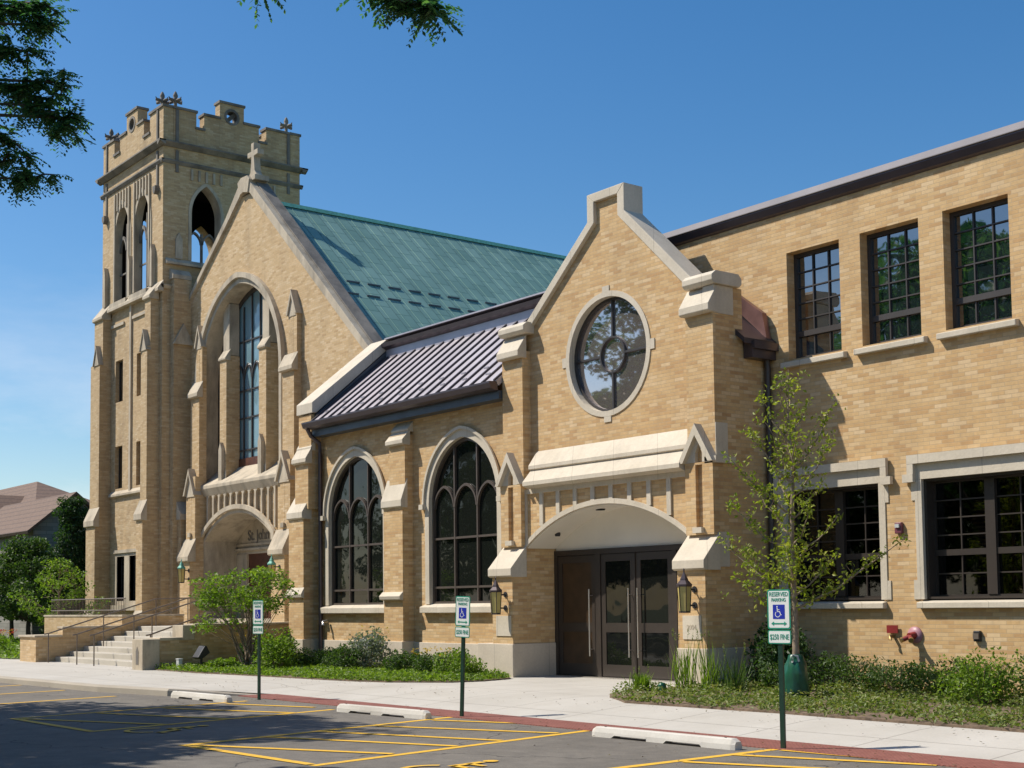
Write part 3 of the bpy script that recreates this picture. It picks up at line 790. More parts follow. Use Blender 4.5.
MB().box(-22.5, -17.6, 18.71, 18.75, .1, 3.9).build('lobby_wall', M['dark'], por)
# stone plaques under the lanterns
for nm, x0, x1 in (('west', -23.0, -22.5), ('east', -17.5, -17.05)):
    pl = MB().box(x0, x1, 17.462, 17.479, 1.0, 1.42).build('date_stone', M['grey'] if False else M['stone'], por)

# ================================================================== LINK GALLERY
YLk = 18.03
lk = thing('gallery_wing', (-27, YLk, .15), 'single storey buff brick wing with two gothic windows and a ribbed metal roof', 'building')
XA, XB_ = -31.93, -23.15
def gh(x0, x1, z0, zs, za):
    x0 -= .04; x1 += .04; za += .05; z0 -= .05
    return [(x0, z0)] + arch(x0, x1, zs, za, 14) + [(x1, z0)]
W1 = (-30.83, -28.22, 1.68, 4.0, 5.42); W2 = (-26.25, -23.64, 1.68, 4.0, 5.44)
MB().prism(rect(XA, XB_, 0, 6.2), YLk, YLk + .35, holes=[gh(*W1), gh(*W2)]).build('wall', M['brick'], lk)
for W_ in (W1, W2): gothic_window(lk, *W_, YLk, depth=.13)
MB().box(-31.2, -27.75, YLk - .05, YLk - .002, .1, .80).box(-26.93, -23.65, YLk - .05, YLk - .002, .1, .80).build('plinth', M['plinth'], lk, bevel=.01)
# mid buttress
bb = MB(); bb.box(-27.75, -26.93, 17.72, YLk - .001, .8, 4.25); bb.box(-27.6, -26.935, 17.80, YLk - .001, 4.25, 5.7)
bb.build('buttress', M['brick'], lk)
MB().box(-27.80, -26.88, 17.66, YLk - .003, .1, .82).build('plinth', M['plinth'], lk, bevel=.01)
s = MB(); weathering(s, -27.75, -26.93, YLk - .18, 4.66, 17.66, 4.14, .15, .03)
weathering(s, -27.6, -26.93, YLk - .002, 6.03, 17.86, 5.84, .04, .03); weathering(s, -27.6, -26.93, YLk - .10, 5.83, 17.70, 5.57, .09, .04)
s.prism([(17.6, 1.88), (17.62, 1.80), (17.71, 1.78), (17.719, 1.98), (17.70, 1.98)], -27.79, -26.9, 'x')
s.build('weathering', M['stone'], lk, bevel=.008)
# west end pier + raking parapet
bb = MB(); bb.box(-32.2, -31.42, 17.60, YLk + .3, .8, 4.2); bb.box(-32.0, -31.305, 17.68, YLk + .29, 4.2, 5.5); bb.box(-31.94, -31.29, 17.76, YLk + .28, 5.5, 6.68)
bb.build('buttress', M['brick'], lk)
MB().box(-32.25, -31.36, 17.54, YLk - .002, .1, .82).build('plinth', M['plinth'], lk, bevel=.01)
s = MB(); weathering(s, -32.2, -31.42, YLk - .2, 4.6, 17.54, 4.12, .15, .03)
weathering(s, -32.0, -31.30, YLk - .15, 6.05, 17.74, 5.82, .06, .03); weathering(s, -32.0, -31.30, YLk - .25, 5.84, 17.58, 5.52, .10, .03)
s.prism([(17.50, 1.98), (17.52, 1.9), (17.6, 1.88), (17.6, 2.16)], -32.24, -31.38, 'x')
s.build('weathering', M['stone'], lk, bevel=.008)
pp = MB(); pp.prism([(17.86, 5.4), (17.86, 6.72), (20.2, 8.62), (20.6, 8.62), (20.6, 5.4)], -31.90, -31.30, 'x'); pp.build('parapet_wall', M['oldbrick'], lk)
pp = MB(); pp.prism([(17.72, 6.70), (17.72, 6.98), (20.05, 8.90), (20.75, 8.90), (20.75, 8.70), (20.12, 8.66), (17.86, 6.72)], -32.0, -31.16, 'x')
pp.build('raking_coping', M['stone'], lk, bevel=.015)
MB().prism([(17.86, 6.30), (17.86, 6.69), (20.12, 8.64), (20.5, 8.64), (20.5, 8.3), (20.0, 8.3)], -31.299, -31.14, 'x').build('parapet_flashing', M['flash'], lk)
# roof
e0 = (17.62, 6.42); e1 = (20.0, 8.34)
MB().prism([e0, e1, (e1[0], e1[1] - .1), (e0[0] + .1, e0[1] - .08)], -31.2, XB_ + .0, 'x').build('roof', M['zinc'], lk)
rib = MB(); nr = 19
for i in range(nr):
    x = -31.05 + i*(7.85/(nr-1))
    rib.prism([(e0[0], e0[1] + .003), (e1[0], e1[1] + .003), (e1[0], e1[1] + .055), (e0[0], e0[1] + .055)], x - .022, x + .022, 'x')
rib.build('standing_seams', M['zinc_dark'], lk)
sg_ = MB()
for i in range(nr - 1):
    x = -31.05 + (i + .5)*(7.85/(nr-1)); y = 17.95 + (.28 if i % 2 else 0); z = e0[1] + (y - e0[0])*.807
    sg_.box(x - .08, x + .08, y, y + .025, z + .01, z + .045)
sg_.build('snow_rail', M['zinc'], lk)
gt = MB(); gt.prism([(17.60, 6.24), (17.50, 6.28), (17.46, 6.38), (17.46, 6.42), (17.66, 6.43), (17.7, 6.24)], -31.27, XB_, 'x'); gt.build('gutter', M['gutter'], lk)
MB().box(-31.15, XB_, 17.72, YLk - .001, 6.06, 6.238).build('fascia', M['flash'], lk)
up = MB(); up.box(-31.15, -22.9, 20.0, 20.1, 8.30, 8.58); up.build('upstand', M['zinc'], lk)
up = MB(); up.prism([(19.98, 8.585), (19.86, 8.64), (19.84, 8.74), (20.4, 8.86), (23, 8.86), (23, 8.585)], -31.15, -22.2, 'x'); up.build('roof_edge', M['gutter'], lk)
up = MB(); up.box(-31.15, -22.2, 19.95, 20.6, 8.862, 8.90); up.build('roof_edge_cap', M['zinc'], lk)
MB().box(-31.2, -22.6, 20.1, 27, 0, 8.5).build('rear_block', M['brick'], lk)
MB().tube([(-31.13, 17.56, 6.25), (-31.13, 17.66, 6.08), (-31.13, 17.92, 5.9), (-31.13, 17.94, 5.6), (-31.13, 17.94, .2)], .055, 10).build('downspout', M['gutter'], lk)
MB().tube([(-30.85, 17.97, 1.28), (-30.85, 17.86, 1.26), (-30.85, 17.84, 1.18)], .045, 8).build('hose_bib', M['steel'], lk)

# ================================================================== OLD CHURCH
YC = 20.8
ch = thing('church_building', (-41, YC, .15), 'old buff brick church nave with steep green copper roof, tall gothic window and stone cross', 'church')
big = [(-44.31, 5.9)] + arch(-44.31, -38.54, 9.4, 12.60, 16) + [(-38.54, 5.9)]
prt = [(-43.87, 1.2)] + arch(-43.87, -39.0, 3.95, 4.80, 10) + [(-39.0, 1.2)]
prth = [(-43.92, 1.1)] + arch(-43.92, -38.95, 3.95, 4.86, 10) + [(-38.95, 1.1)]
fac = [(-45.3, 0), (-31.6, 0), (-31.6, 7.4), (-33.35, 8.95), (-40.62, 15.42), (-41.25, 15.42), (-42.25, 14.75), (-45.3, 12.55)]
MB().prism(fac, YC, YC + .5, holes=[big, prth]).build('wall', M['oldbrick'], ch)
sw = MB().box(-45.3, -44.9, 21.31, 34, 0, 9.8).box(-32.1, -31.7, 21.31, 36, 0, 7.3); sw.build('side_wall', M['oldbrick'], ch)
cp = MB()
cp.strip([(-33.15, 9.06), (-40.5, 15.74), (-40.66, 15.90)], [(-33.42, 9.0), (-40.66, 15.50), (-40.9, 15.6)], YC - .10, YC + .12)
cp.strip([(-41.30, 15.86), (-42.32, 14.93), (-45.3, 12.72)], [(-41.15, 15.52), (-42.22, 14.72), (-45.3, 12.54)], YC - .10, YC + .5)
cp.prism([(-41.35, 15.90), (-41.2, 15.45), (-40.95, 15.5), (-40.62, 15.42), (-40.5, 15.85), (-40.65, 16.0), (-41.1, 16.02)], YC - .14, YC + .56)
cp.build('gable_coping', M['oldstone'], ch, bevel=.01)
MB().strip([(-33.12, 9.10), (-40.48, 15.79)], [(-33.42, 8.9), (-40.66, 15.42)], YC + .121, YC + .56).build('coping_top', M['darkstone'], ch, bevel=.01)
cr_ = MB(); X0 = -40.72
cr_.prism([(X0 - .38, 15.95), (X0 + .38, 15.90), (X0 + .15, 16.28), (X0 + .09, 16.95), (X0 + .36, 16.97), (X0 + .36, 17.2), (X0 + .09, 17.2), (X0 + .10, 17.55), (X0 - .10, 17.55), (X0 - .09, 17.2), (X0 - .36, 17.2), (X0 - .36, 16.97), (X0 - .09, 16.95), (X0 - .15, 16.28)], YC + .1, YC + .34)
cr_.v = [(x, y, 15.93 + (z - 15.93)*.76) for x, y, z in cr_.v]
cr_.box(X0 - .42, X0 + .42, YC - .02, YC + .5, 15.82, 15.99)
cr_.build('gable_cross', M['oldstone'], ch, bevel=.015)
# nave roof
RX, RZ = -40.6, 15.22; SL = .89
er = (-31.35, RZ - SL*(9.25)); el = (-45.9, RZ - .93*5.3)
rf = MB(); rf.prism([er, (RX, RZ), el, (el[0], el[1] - .2), (RX, RZ - .2), (er[0], er[1] - .2)], YC + .5, 36)
rf.build('roof', M['greenroof'], ch)
sm = MB()
for i in range(25):
    y = 21.65 + i*.58
    sm.prism([er, (RX, RZ), (RX, RZ + .02), (er[0], er[1] + .02)], y - .010, y + .010)
sm.build('standing_seams', M['greenroof'], ch)
MB().prism([(RX - .14, RZ - .07), (RX, RZ + .10), (RX + .14, RZ - .07)], YC + .56, 36.02).build('ridge_cap', M['verdigris'], ch)
MB().prism([(-33.1, 8.93), (-40.5, 15.72), (-40.5, 15.1), (-33.1, 8.3)], YC + .5, YC + .56).build('coping_flashing', M['flash'], ch)
for i in range(9):
    for k, (xx, off) in enumerate(((-36.85, .0), (-36.25, -.4))):
        y = 22.2 + i*.78 + off; z = RZ - SL*(xx - RX)
        MB().box(xx - .02, xx + .02, y, y + .48, z + .01, z + .055).build('snow_guard', M['flash'], ch)
# big window
hm = MB()
Ho = [(-44.6, 9.2)] + arch(-44.6, -38.25, 9.4, 12.88, 16) + [(-38.25, 9.2)]; Hi = [(-44.42, 9.2)] + arch(-44.42, -38.43, 9.4, 12.70, 16) + [(-38.43, 9.2)]
hm.strip(Ho, Hi, YC - .16, YC - .001)
hm.build('hood_mould', M['oldstone'], ch)
rv = MB(); a_ = [(-44.25, 5.95)] + arch(-44.25, -38.6, 9.4, 12.52, 16) + [(-38.6, 5.95)]
b_ = [(-44.42, 5.95)] + arch(-44.42, -38.43, 9.4, 12.69, 16) + [(-38.43, 5.95)]
rv.strip(b_, a_, YC - .06, YC + .85); rv.build('window_surround', M['oldstone'], ch)
YW = YC + .62
wf = MB(); wi = [(-44.1, 6.5)] + arch(-44.1, -38.75, 9.4, 12.36, 16) + [(-38.75, 6.5)]; wo = [(-44.24, 6.3)] + arch(-44.24, -38.61, 9.4, 12.51, 16) + [(-38.61, 6.3)]
wf.strip(wo, wi, YW - .04, YW + .06, closed=True); wfo = wf.build('window', M['frame_dark'], ch)
MB().prism(wi, YW + .02, YW + .03).build('glass', M['glass_church'], wfo)
mu = MB()
xs_ = [-44.1 + 5.35*k/9 for k in range(1, 9)]
for i, x in enumerate(xs_):
    zt = 9.4 + 2.96*max(0, 1 - (abs(x + 41.42)/2.67)**1.8)
    mu.box(x - .028, x + .028, YW - .03, YW + .018, 6.4, zt)
for z in (7.0, 8.1, 9.05, 10.75): mu.box(-44.1, -38.75, YW - .025, YW + .016, z - .025, z + .025)
for k in range(9):
    a = -44.1 + 5.35*k/9; b = a + 5.35/9
    mu.strip(arch(a, b, 9.45, 9.98, 5), arch(a + .05, b - .05, 9.45, 9.90, 5), YW - .035, YW + .017)
mu.build('mullion', M['frame_dark'], wfo)
MB().box(-44.2, -38.65, YW - .05, YW + .08, 6.25, 6.72).build('window_rail', M['wood'], ch)
sl_ = MB(); sl_.prism([(YC - .22, 5.745), (YC - .22, 5.86), (YC + .05, 6.03), (YC + .35, 6.25), (YC + .56, 6.45), (YC + .9, 6.45), (YC + .9, 5.5), (YC - .1, 5.5)], -44.35, -38.5, 'x')
sl_.build('sill', M['oldstone'], ch, bevel=.02)
for xr in (-42.62, -39.75):
    p = MB(); p.box(xr - .5, xr, YC + .12, YC + .6, 6.1, 8.2 if xr < -41 else 8.2)
    p.v = [v for v in p.v]; 
    p = MB(); p.box(xr - .5, xr, YC + .10, YC + .6, 6.1, 10.28); p.build('window_pier', M['oldbrick'], ch)
    zt = 9.4 + 3.12*max(0, 1 - (abs(xr - .25 + 41.42)/2.83)**1.9)
    p = MB(); p.box(xr - .48, xr - .02, YC + .22, YC + .6, 10.3, 12.1); weathering(p, xr - .5, xr, YC + .25, 10.52, YC + .04, 10.2, .06, .03)
    p.prism([(xr - .36, 5.9), (xr - .12, 5.9), (xr - .12, 7.05), (xr - .24, 7.3), (xr - .36, 7.05)], YC - .02, YC + .099)
    p.box(xr - .45, xr + .02, YC + .085, YC + .098, 6.0, 6.3)
    p.build('pier_cap', M['oldstone'], ch, bevel=.012)
# frieze of arched panels below the sill
fz = MB(); fz.box(-44.2, -38.7, YC - .12, YC - .001, 5.58, 5.74)
nf = 12
for i in range(nf + 1):
    x = -44.1 + 5.3*i/nf; zb = 4.05 + 1.0*max(0, 1 - (abs(x + 41.44)/2.8)**2) + .02
    fz.box(x - .05, x + .05, YC - .10, YC - .002, zb, 5.58)
    if i < nf: 
        xa, xb = x + .05, x + 5.3/nf - .05
        t_ = arch(xa, xb, 5.38, 5.52, 3); fz.prism([(xa, 5.579)] + t_ + [(xb, 5.579)], YC - .095, YC - .003)
fz.build('frieze_tracery', M['oldstone'], ch)
hm = MB(); hm.strip([(-44.2, 3.8)] + arch(-44.2, -38.68, 4.05, 5.08, 10) + [(-38.68, 3.8)], [(-44.0, 3.8)] + arch(-44.0, -38.88, 4.05, 4.93, 10) + [(-38.88, 3.8)], YC - .20, YC - .10)
hm.strip([(-43.99, 1.2)] + arch(-43.99, -38.88, 3.95, 4.93, 10) + [(-38.88, 1.2)], prt, YC - .10, YC + 1.25)
hm.build('portal_surround', M['oldstone'], ch)
tp = MB(); tp.prism(arch(-43.86, -39.01, 3.95, 4.79, 10) + [(-39.01, 3.5), (-43.86, 3.5)], YC + 1.15, YC + 1.3)
tp.box(-43.86, -39.01, YC + 1.10, YC + 1.149, 3.78, 3.86); tp.box(-43.86, -39.01, YC + 1.05, YC + 1.148, 3.62, 3.7)
tp.box(-43.86, -43.1, YC + 1.12, YC + 1.3, 1.13, 3.5); tp.box(-39.8, -39.01, YC + 1.12, YC + 1.3, 1.13, 3.5)
tp.build('tympanum', M['oldstone'], ch)
for a, b in ((-43.1, -41.46), (-41.44, -39.8)):
    do = MB().box(a, b, YC + 1.2, YC + 1.27, 1.13, 3.5).build('door', M['wood'], ch)
    MB().box(a + .25, b - .25, YC + 1.18, YC + 1.199, 2.3, 3.2).box(a + .25, b - .25, YC + 1.18, YC + 1.199, 1.35, 2.1).build('door_panel', M['wood'], do)
# buttresses of the facade
def church_buttress(x0, x1, right):
    b = MB(); b.box(x0, x1, YC - .62, YC - .001, .6, 3.3); b.box(x0 + .06, x1 - .004, YC - .42, YC - .001, 3.3, 6.2); b.box(x0 + .1, x1 - .008, YC - .28, YC - .001, 6.2, 9.05)
    b.box(x0 + .3, x1 - .02, YC - .17, YC - .001, 9.05, 10.9)
    b.build('buttress', M['oldbrick'], ch)
    s = MB()
    weathering(s, x0, x1, YC - .42, 4.05, YC - .72, 3.42, .14, .06)
    weathering(s, x0 + .1, x1, YC - .17, 9.55, YC - .40, 9.12, .12, .06)
    xm = (x0 + x1)/2 + .03
    gablet(s, x0 - .02, x1 + .06, YC - .52, YC - .2, 5.55, 6.5, .10)
    s.prism([(x0 + .1, 5.5), (x1 - .02, 5.5), (xm, 6.4)], YC - .45, YC - .28)
    s.box(xm - .1, xm + .1, YC - .5, YC - .43, 4.1, 4.25)
    gablet(s, x0 + .22, x1 + .04, YC - .24, YC - .0, 10.75, 11.55, .09)
    s.prism([(x0 + .32, 10.7), (x1 - .06, 10.7), ((x0 + x1)/2 + .13, 11.4)], YC - .19, YC - .002)
    s.build('weathering', M['oldstone'], ch, bevel=.008)
    g = MB(); g.box(xm - .06, xm + .06, YC - .425, YC - .421, 4.3, 5.8); g.box((x0+x1)/2 + .09, (x0+x1)/2 + .17, YC - .175, YC - .171, 9.5, 10.9)
    g.build('niche_slot', M['oldbrick'], ch)
church_buttress(-44.72, -43.93, 0); church_buttress(-38.05, -37.2, 1)
# second gablet strip beside right buttress, base course
s = MB(); s.box(-45.3, -37.2, YC - .08, YC - .002, .6, 1.3); s.box(-37.2, -32.3, YC - .08, YC - .002, .1, .85); s.build('plinth', M['oldstone'], ch)
b = MB(); b.box(-36.9, -36.5, YC - .25, YC - .001, .8, 4.6); b.build('buttress', M['oldbrick'], ch)
s = MB(); gablet(s, -36.98, -36.42, YC - .32, YC - .0, 4.5, 5.15, .08); s.prism([(-36.88, 4.5), (-36.52, 4.5), (-36.7, 5.0)], YC - .27, YC - .002); s.build('weathering', M['oldstone'], ch)

def text_mesh(name, body, size, loc, rot, mat, parent, ext=.01, align='CENTER', sx=1.0):
    cu = bpy.data.curves.new(name, 'FONT'); cu.body = body; cu.size = size; cu.extrude = ext; cu.align_x = align; cu.align_y = 'CENTER'
    cu.offset = .004*size/.1*.22
    to = bpy.data.objects.new('tmp', cu); COL.objects.link(to)
    dg = bpy.context.evaluated_depsgraph_get()
    me = bpy.data.meshes.new_from_object(to.evaluated_get(dg)); COL.objects.unlink(to); bpy.data.objects.remove(to)
    o0 = ORG[parent.name]
    R = Matrix.Translation(Vector(loc) - o0) @ rot @ Matrix.Diagonal((sx, 1, 1, 1)); me.transform(R); me.materials.clear(); me.materials.append(mat)
    o = bpy.data.objects.new(name, me); COL.objects.link(o); o.parent = parent; ORG[o.name] = o0
    return o
RF = Matrix.Rotation(PI/2, 4, 'X')      # text facing -Y
text_mesh('inscription', 'St. John', .50, (-43.05, YC + 1.145, 4.12), RF, M['darkstone'], ch, .02, 'LEFT')
text_mesh('date_lettering', '2004', .12, (-17.28, 17.462, 1.21), RF, M['oldstone'], por, .004)

# ================================================================== BELL TOWER
tx0, tx1, ty0, ty1 = -51.15, -45.5, 19.83, 25.35
tw = thing('bell_tower', ((tx0+tx1)/2, ty0, .15), 'square buff brick bell tower with battlements and pointed belfry openings', 'tower')
def gW(a, b, z0, zs, za): return gw(a - .05, b + .05, z0 - .04, zs, za + .06)
def gw(a, b, z0, zs, za): return [(a, z0)] + arch(a, b, zs, za, 8) + [(b, z0)]
BF = [(-49.85, -48.5), (-47.98, -46.62)]; BS = [(20.92, 22.07), (23.1, 24.25)]
slots = [rect(-49.75, -49.05, z0, z1) for z0, z1 in ((9.42, 11.0), (6.15, 7.75))] + [rect(-47.75, -47.25, z0, z1) for z0, z1 in ((9.42, 11.0), (6.15, 7.75))]
lowwin = [rect(-49.45, -48.72, 1.95, 3.6), rect(-48.25, -47.58, 1.95, 3.6)]
fh = [gW(a, b, 13.2, 15.7, 16.95) for a, b in BF] + slots + lowwin
MB().prism(rect(tx0, tx1, 0, 18.2), ty0, ty0 + .27, holes=fh).build('wall', M['towerbrick'], tw)
sh = [gW(a, b, 14.15, 15.9, 16.98) for a, b in BS]
MB().prism([(ty0 + .271, 0), (ty1 - .551, 0), (ty1 - .551, 18.2), (ty0 + .271, 18.2)], tx1 - .55, tx1, 'x', holes=sh).build('wall', M['towerbrick'], tw)
MB().prism([(ty0 + .271, 0), (ty1 - .551, 0), (ty1 - .551, 18.2), (ty0 + .271, 18.2)], tx0, tx0 + .55, 'x', holes=sh).build('wall', M['towerbrick'], tw)
MB().prism(rect(tx0, tx1, 0, 18.2), ty1 - .55, ty1, holes=[gW(a, b, 14.15, 14.8, 15.3) for a, b in BF]).build('wall', M['towerbrick'], tw)
MB().box(tx0 + .55, tx1 - .55, ty0 + .55, ty1 - .55, 13.0, 13.1).box(tx0 + .55, tx1 - .55, ty0 + .55, ty1 - .55, 18.0, 18.15).build('floor', M['dark'], tw)  # floor and ceiling coloured near-black to keep the belfry interior dark
MB().box(tx0 + .6, tx1 - .6, ty0 + .62, ty0 + .7, .3, 12.8).build('inner_dark_screen', M['dark'], tw)  # added near-black sheet, darkens the shaft behind the front wall
MB().prism([(ty0 + .3, 13.1), (ty1 - .6, 13.1), (ty1 - .6, 18.0), (ty0 + .3, 18.0)], tx0 + .56, tx0 + .60, 'x', holes=sh).build('belfry_dark_lining', M['dark'], tw)  # added near-black sheets paint the belfry interior as unlit
MB().prism([(ty0 + .3, 13.1), (ty1 - .6, 13.1), (ty1 - .6, 18.0), (ty0 + .3, 18.0)], tx1 - .60, tx1 - .56, 'x', holes=sh).build('belfry_dark_lining', M['dark'], tw)
MB().box(tx0 + .6, tx1 - .6, ty1 - .62, ty1 - .56, 13.1, 18.0).build('belfry_dark_lining', M['dark'], tw)
MB().prism(rect(tx0 + .61, tx1 - .61, 13.1, 18.0), ty0 + .28, ty0 + .31, holes=[gW(a, b, 13.2, 15.7, 16.95) for a, b in BF]).build('belfry_dark_lining', M['dark'], tw)
# openings: surrounds, tracery
for a, b in BF:
    s = MB(); s.strip(gw(a - .16, b + .16, 13.2, 15.7, 17.12)[0:], gw(a, b, 13.2, 15.7, 16.95), ty0 - .03, ty0 + .26)
    s.build('belfry_surround', M['oldstone'], tw)
    t = MB(); m_ = (a + b)/2
    t.box(m_ - .04, m_ + .04, ty0 + .16, ty0 + .22, 13.2, 16.2)
    for p, q in ((a, m_), (m_, b)): t.strip(arch(p, q, 15.2, 15.8, 5), arch(p + .08, q - .08, 15.2, 15.68, 5), ty0 + .15, ty0 + .23)
    t.box(a, b, ty0 + .17, ty0 + .21, 14.3, 14.36)
    t.build('belfry_tracery', M['darkstone'], tw)
    s = MB(); s.box(a - .1, b + .1, ty0 - .2, ty0 + .26, 13.0, 13.198)
    n_ = 6
    for k in range(n_):
        x = a + (b - a)*k/(n_ - 1); s.box(x - .045, x + .045, ty0 - .07, ty0 - .001, 16.75 + .0 if 0 < k < n_-1 else 13.3, 17.45 - .0)
    s.build('belfry_fluting', M['oldstone'], tw)
for xx in (tx1,):
    sg = 1 if xx == tx1 else -1
    for a, b in BS:
        s = MB(); lo, hi = sorted((xx - sg*.5, xx + sg*.03))
        s.strip(gw(a - .12, b + .12, 14.15, 15.9, 17.12), gw(a, b, 14.15, 15.9, 16.98), lo, hi, 'x')
        s.build('belfry_surround', M['oldstone'] if True else 0, tw)
        t = MB(); m_ = (a + b)/2; lo, hi = sorted((xx - sg*.45, xx - sg*.33))
        t.box(lo, hi, m_ - .03, m_ + .03, 14.15, 15.3)
        for p, q in ((a, m_), (m_, b)): t.strip(arch(p, q, 14.9, 15.35, 5), arch(p + .05, q - .05, 14.9, 15.27, 5), lo, hi, 'x')
        t.build('belfry_tracery', M['darkstone'], tw)
        s = MB(); lo, hi = sorted((xx + sg*.001, xx + sg*.07))
        for k in range(5):
            y = a + (b - a)*k/4; s.box(lo, hi, y - .04, y + .04, 17.1, 17.5)
        s.build('belfry_fluting', M['oldstone'], tw)
# string courses and cornice
s = MB()
def band(mb, z0, z1, p0, p1):
    """band round the tower, projecting p0 at bottom to p1 at top"""
    for (ax, a0, a1, at, sg) in (('x', tx0, tx1, ty0, -1), ('x', tx0, tx1, ty1, 1)):
        mb.prism([(at, z0), (at + sg*p0, z0), (at + sg*p1, z1 - .05), (at + sg*p1, z1), (at, z1)], a0 - p1, a1 + p1, 'x')
    for (a0, a1, at, sg) in ((ty0, ty1, tx0, -1), (ty0, ty1, tx1, 1)):
        mb.prism([(at, z0), (at + sg*p0, z0), (at + sg*p1, z1 - .05), (at + sg*p1, z1), (at, z1)], a0 - p1 + .003, a1 + p1 - .003, 'y')
band(s, 18.19, 18.36, .06, .24); band(s, 17.58, 17.72, .03, .10)
s.build('cornice', M['darkstone'], tw)
s = MB(); band(s, 13.02, 13.16, .04, .1)
s.prism([(ty0 - .22, 12.9), (ty0 - .22, 13.0), (ty0 - .0, 13.3), (ty0 - .0, 12.9)], tx0 - .05, tx1 + .1, 'x')
s.prism([(tx1 + .32, 13.36), (tx1 + .32, 13.5), (tx1 + .1, 13.72), (tx1 + .003, 13.72), (tx1 + .003, 13.36)], 20.08, YC - .003, 'y'); s.prism([(tx1 + .14, 13.92), (tx1 + .14, 14.0), (tx1 + .003, 14.14), (tx1 + .003, 13.92)], ty0 + .1, 22.4, 'y')
s.build('string_course', M['oldstone'], tw)
# parapet with battlements
PT = .38
def parapet(along, lo, hi, at, inward, seq, nm):
    b = MB(); c = MB(); k0, k1 = sorted((at, at + inward*PT))
    for (a, z, bb_) in seq:
        A, B_ = a, bb_
        if along == 'x': b.box(A, B_, k0, k1, 18.36, z - .07); c.box(A - .04, B_ + .04, k0 - .05, k1 + .05, z - .07, z + .02)
        else: b.box(k0, k1, A, B_, 18.36, z - .07); c.box(k0 - .05, k1 + .05, A - .04, B_ + .04, z - .07, z + .02)
    b.build('parapet', M['towerbrick'], tw); c.build('parapet_coping', M['darkstone'], tw)
def seqx(m=0):
    return [(tx0, 19.68, -50.05), (-50.045, 19.05, -49.5), (-49.495, 19.64, -48.86), (-48.855, 20.3, -47.83), (-47.825, 19.64, -47.24), (-47.235, 19.0, -46.69), (-46.685, 19.7, tx1)]
def seqy(m=0):
    a0, a1 = ty0 + PT + .01, ty1 - PT - .01
    return [(a0, 19.7, 21.1), (21.105, 19.1, 21.4), (21.405, 19.68, 22.02), (22.025, 20.3, 23.0), (23.005, 19.68, 23.62), (23.625, 19.1, 23.92), (23.925, 19.68, a1)]
def ringed(seq, along):   # raised block has a round hole
    return seq
for along, at, inw, sq in (('x', ty0, 1, seqx()), ('x', ty1, -1, seqx()), ('y', tx0, 1, seqy()), ('y', tx1, -1, seqy())):
    b = MB(); c = MB(); k0, k1 = sorted((at, at + inw*PT))
    for (a, z, e_) in sq:
        zt = z - .07
        if z > 20:
            hole = circ((a + e_)/2, 19.78, .24, 16)
            b.prism(rect(a, e_, 18.36, zt), k0, k1, 'y' if along == 'x' else 'x', holes=[hole])
            q = MB(); hc = ((a + e_)/2, 19.78)
            c.strip(circ(*hc, .31, 16), circ(*hc, .22, 16), k0 - .02, k1 + .02, 'y' if along == 'x' else 'x', closed=True)
            dg = .16
            for s1 in (1,):
                c.prism([(hc[0] - dg - .05, hc[1] - dg + .05), (hc[0] - dg + .05, hc[1] - dg - .05), (hc[0] + dg + .05, hc[1] + dg - .05), (hc[0] + dg - .05, hc[1] + dg + .05)], k0 + .1, k1 - .1, 'y' if along == 'x' else 'x')
        elif along == 'x': b.box(a, e_, k0, k1, 18.36, zt)
        else: b.box(k0, k1, a, e_, 18.36, zt)
        if along == 'x': c.box(a - .04, e_ + .04, k0 - .05, k1 + .05, zt + .001, z + .02)
        else: c.box(k0 - .05, k1 + .05, a - .04, e_ + .04, zt + .001, z + .02)
    b.build('parapet', M['towerbrick'], tw); c.build('parapet_coping', M['darkstone'], tw)
# ribs with corbels, finials
def finial(x, y, z):
    f = MB(); z -= .06; f.lathe((x, y, z), [(.13, 0), (.11, .06), (.06, .12), (.06, .26), (.11, .34), (.06, .42), (.09, .50), (.08, .57), (.04, .66), (.0, .70)], 8)
    for k in range(4):
        c, s_ = math.cos(k*PI/2 + .3), math.sin(k*PI/2 + .3)
        f.tube([(x, y, z + .34), (x + .16*c, y + .16*s_, z + .34), (x + .27*c, y + .27*s_, z + .33), (x + .30*c, y + .30*s_, z + .42)], [.05, .06, .06, .02], 6)
    f.build('finial', M['darkstone'], tw)
rb = MB()
for x in (-50.75, -45.95):
    rb.box(x - .055, x + .055, ty0 - .05, ty0 - .001, 16.75, 18.1); rb.box(x - .055, x + .055, ty0 - .05, ty0 - .001, 18.37, 19.6)
    rb.prism([(x - .13, 16.8), (x + .13, 16.8), (x + .10, 16.6), (x, 16.5), (x - .10, 16.6)], ty0 - .16, ty0 - .001)
    finial(x, ty0 + .15, 19.7)
for y in (20.35, 24.85):
    rb.box(tx1 + .001, tx1 + .05, y - .055, y + .055, 17.3, 18.1); rb.box(tx1 + .001, tx1 + .05, y - .055, y + .055, 18.37, 19.6)
    finial(tx1 - .15, y, 19.7)
    finial(tx0 + .15, y, 19.7)
rb.build('rib', M['darkstone'], tw)
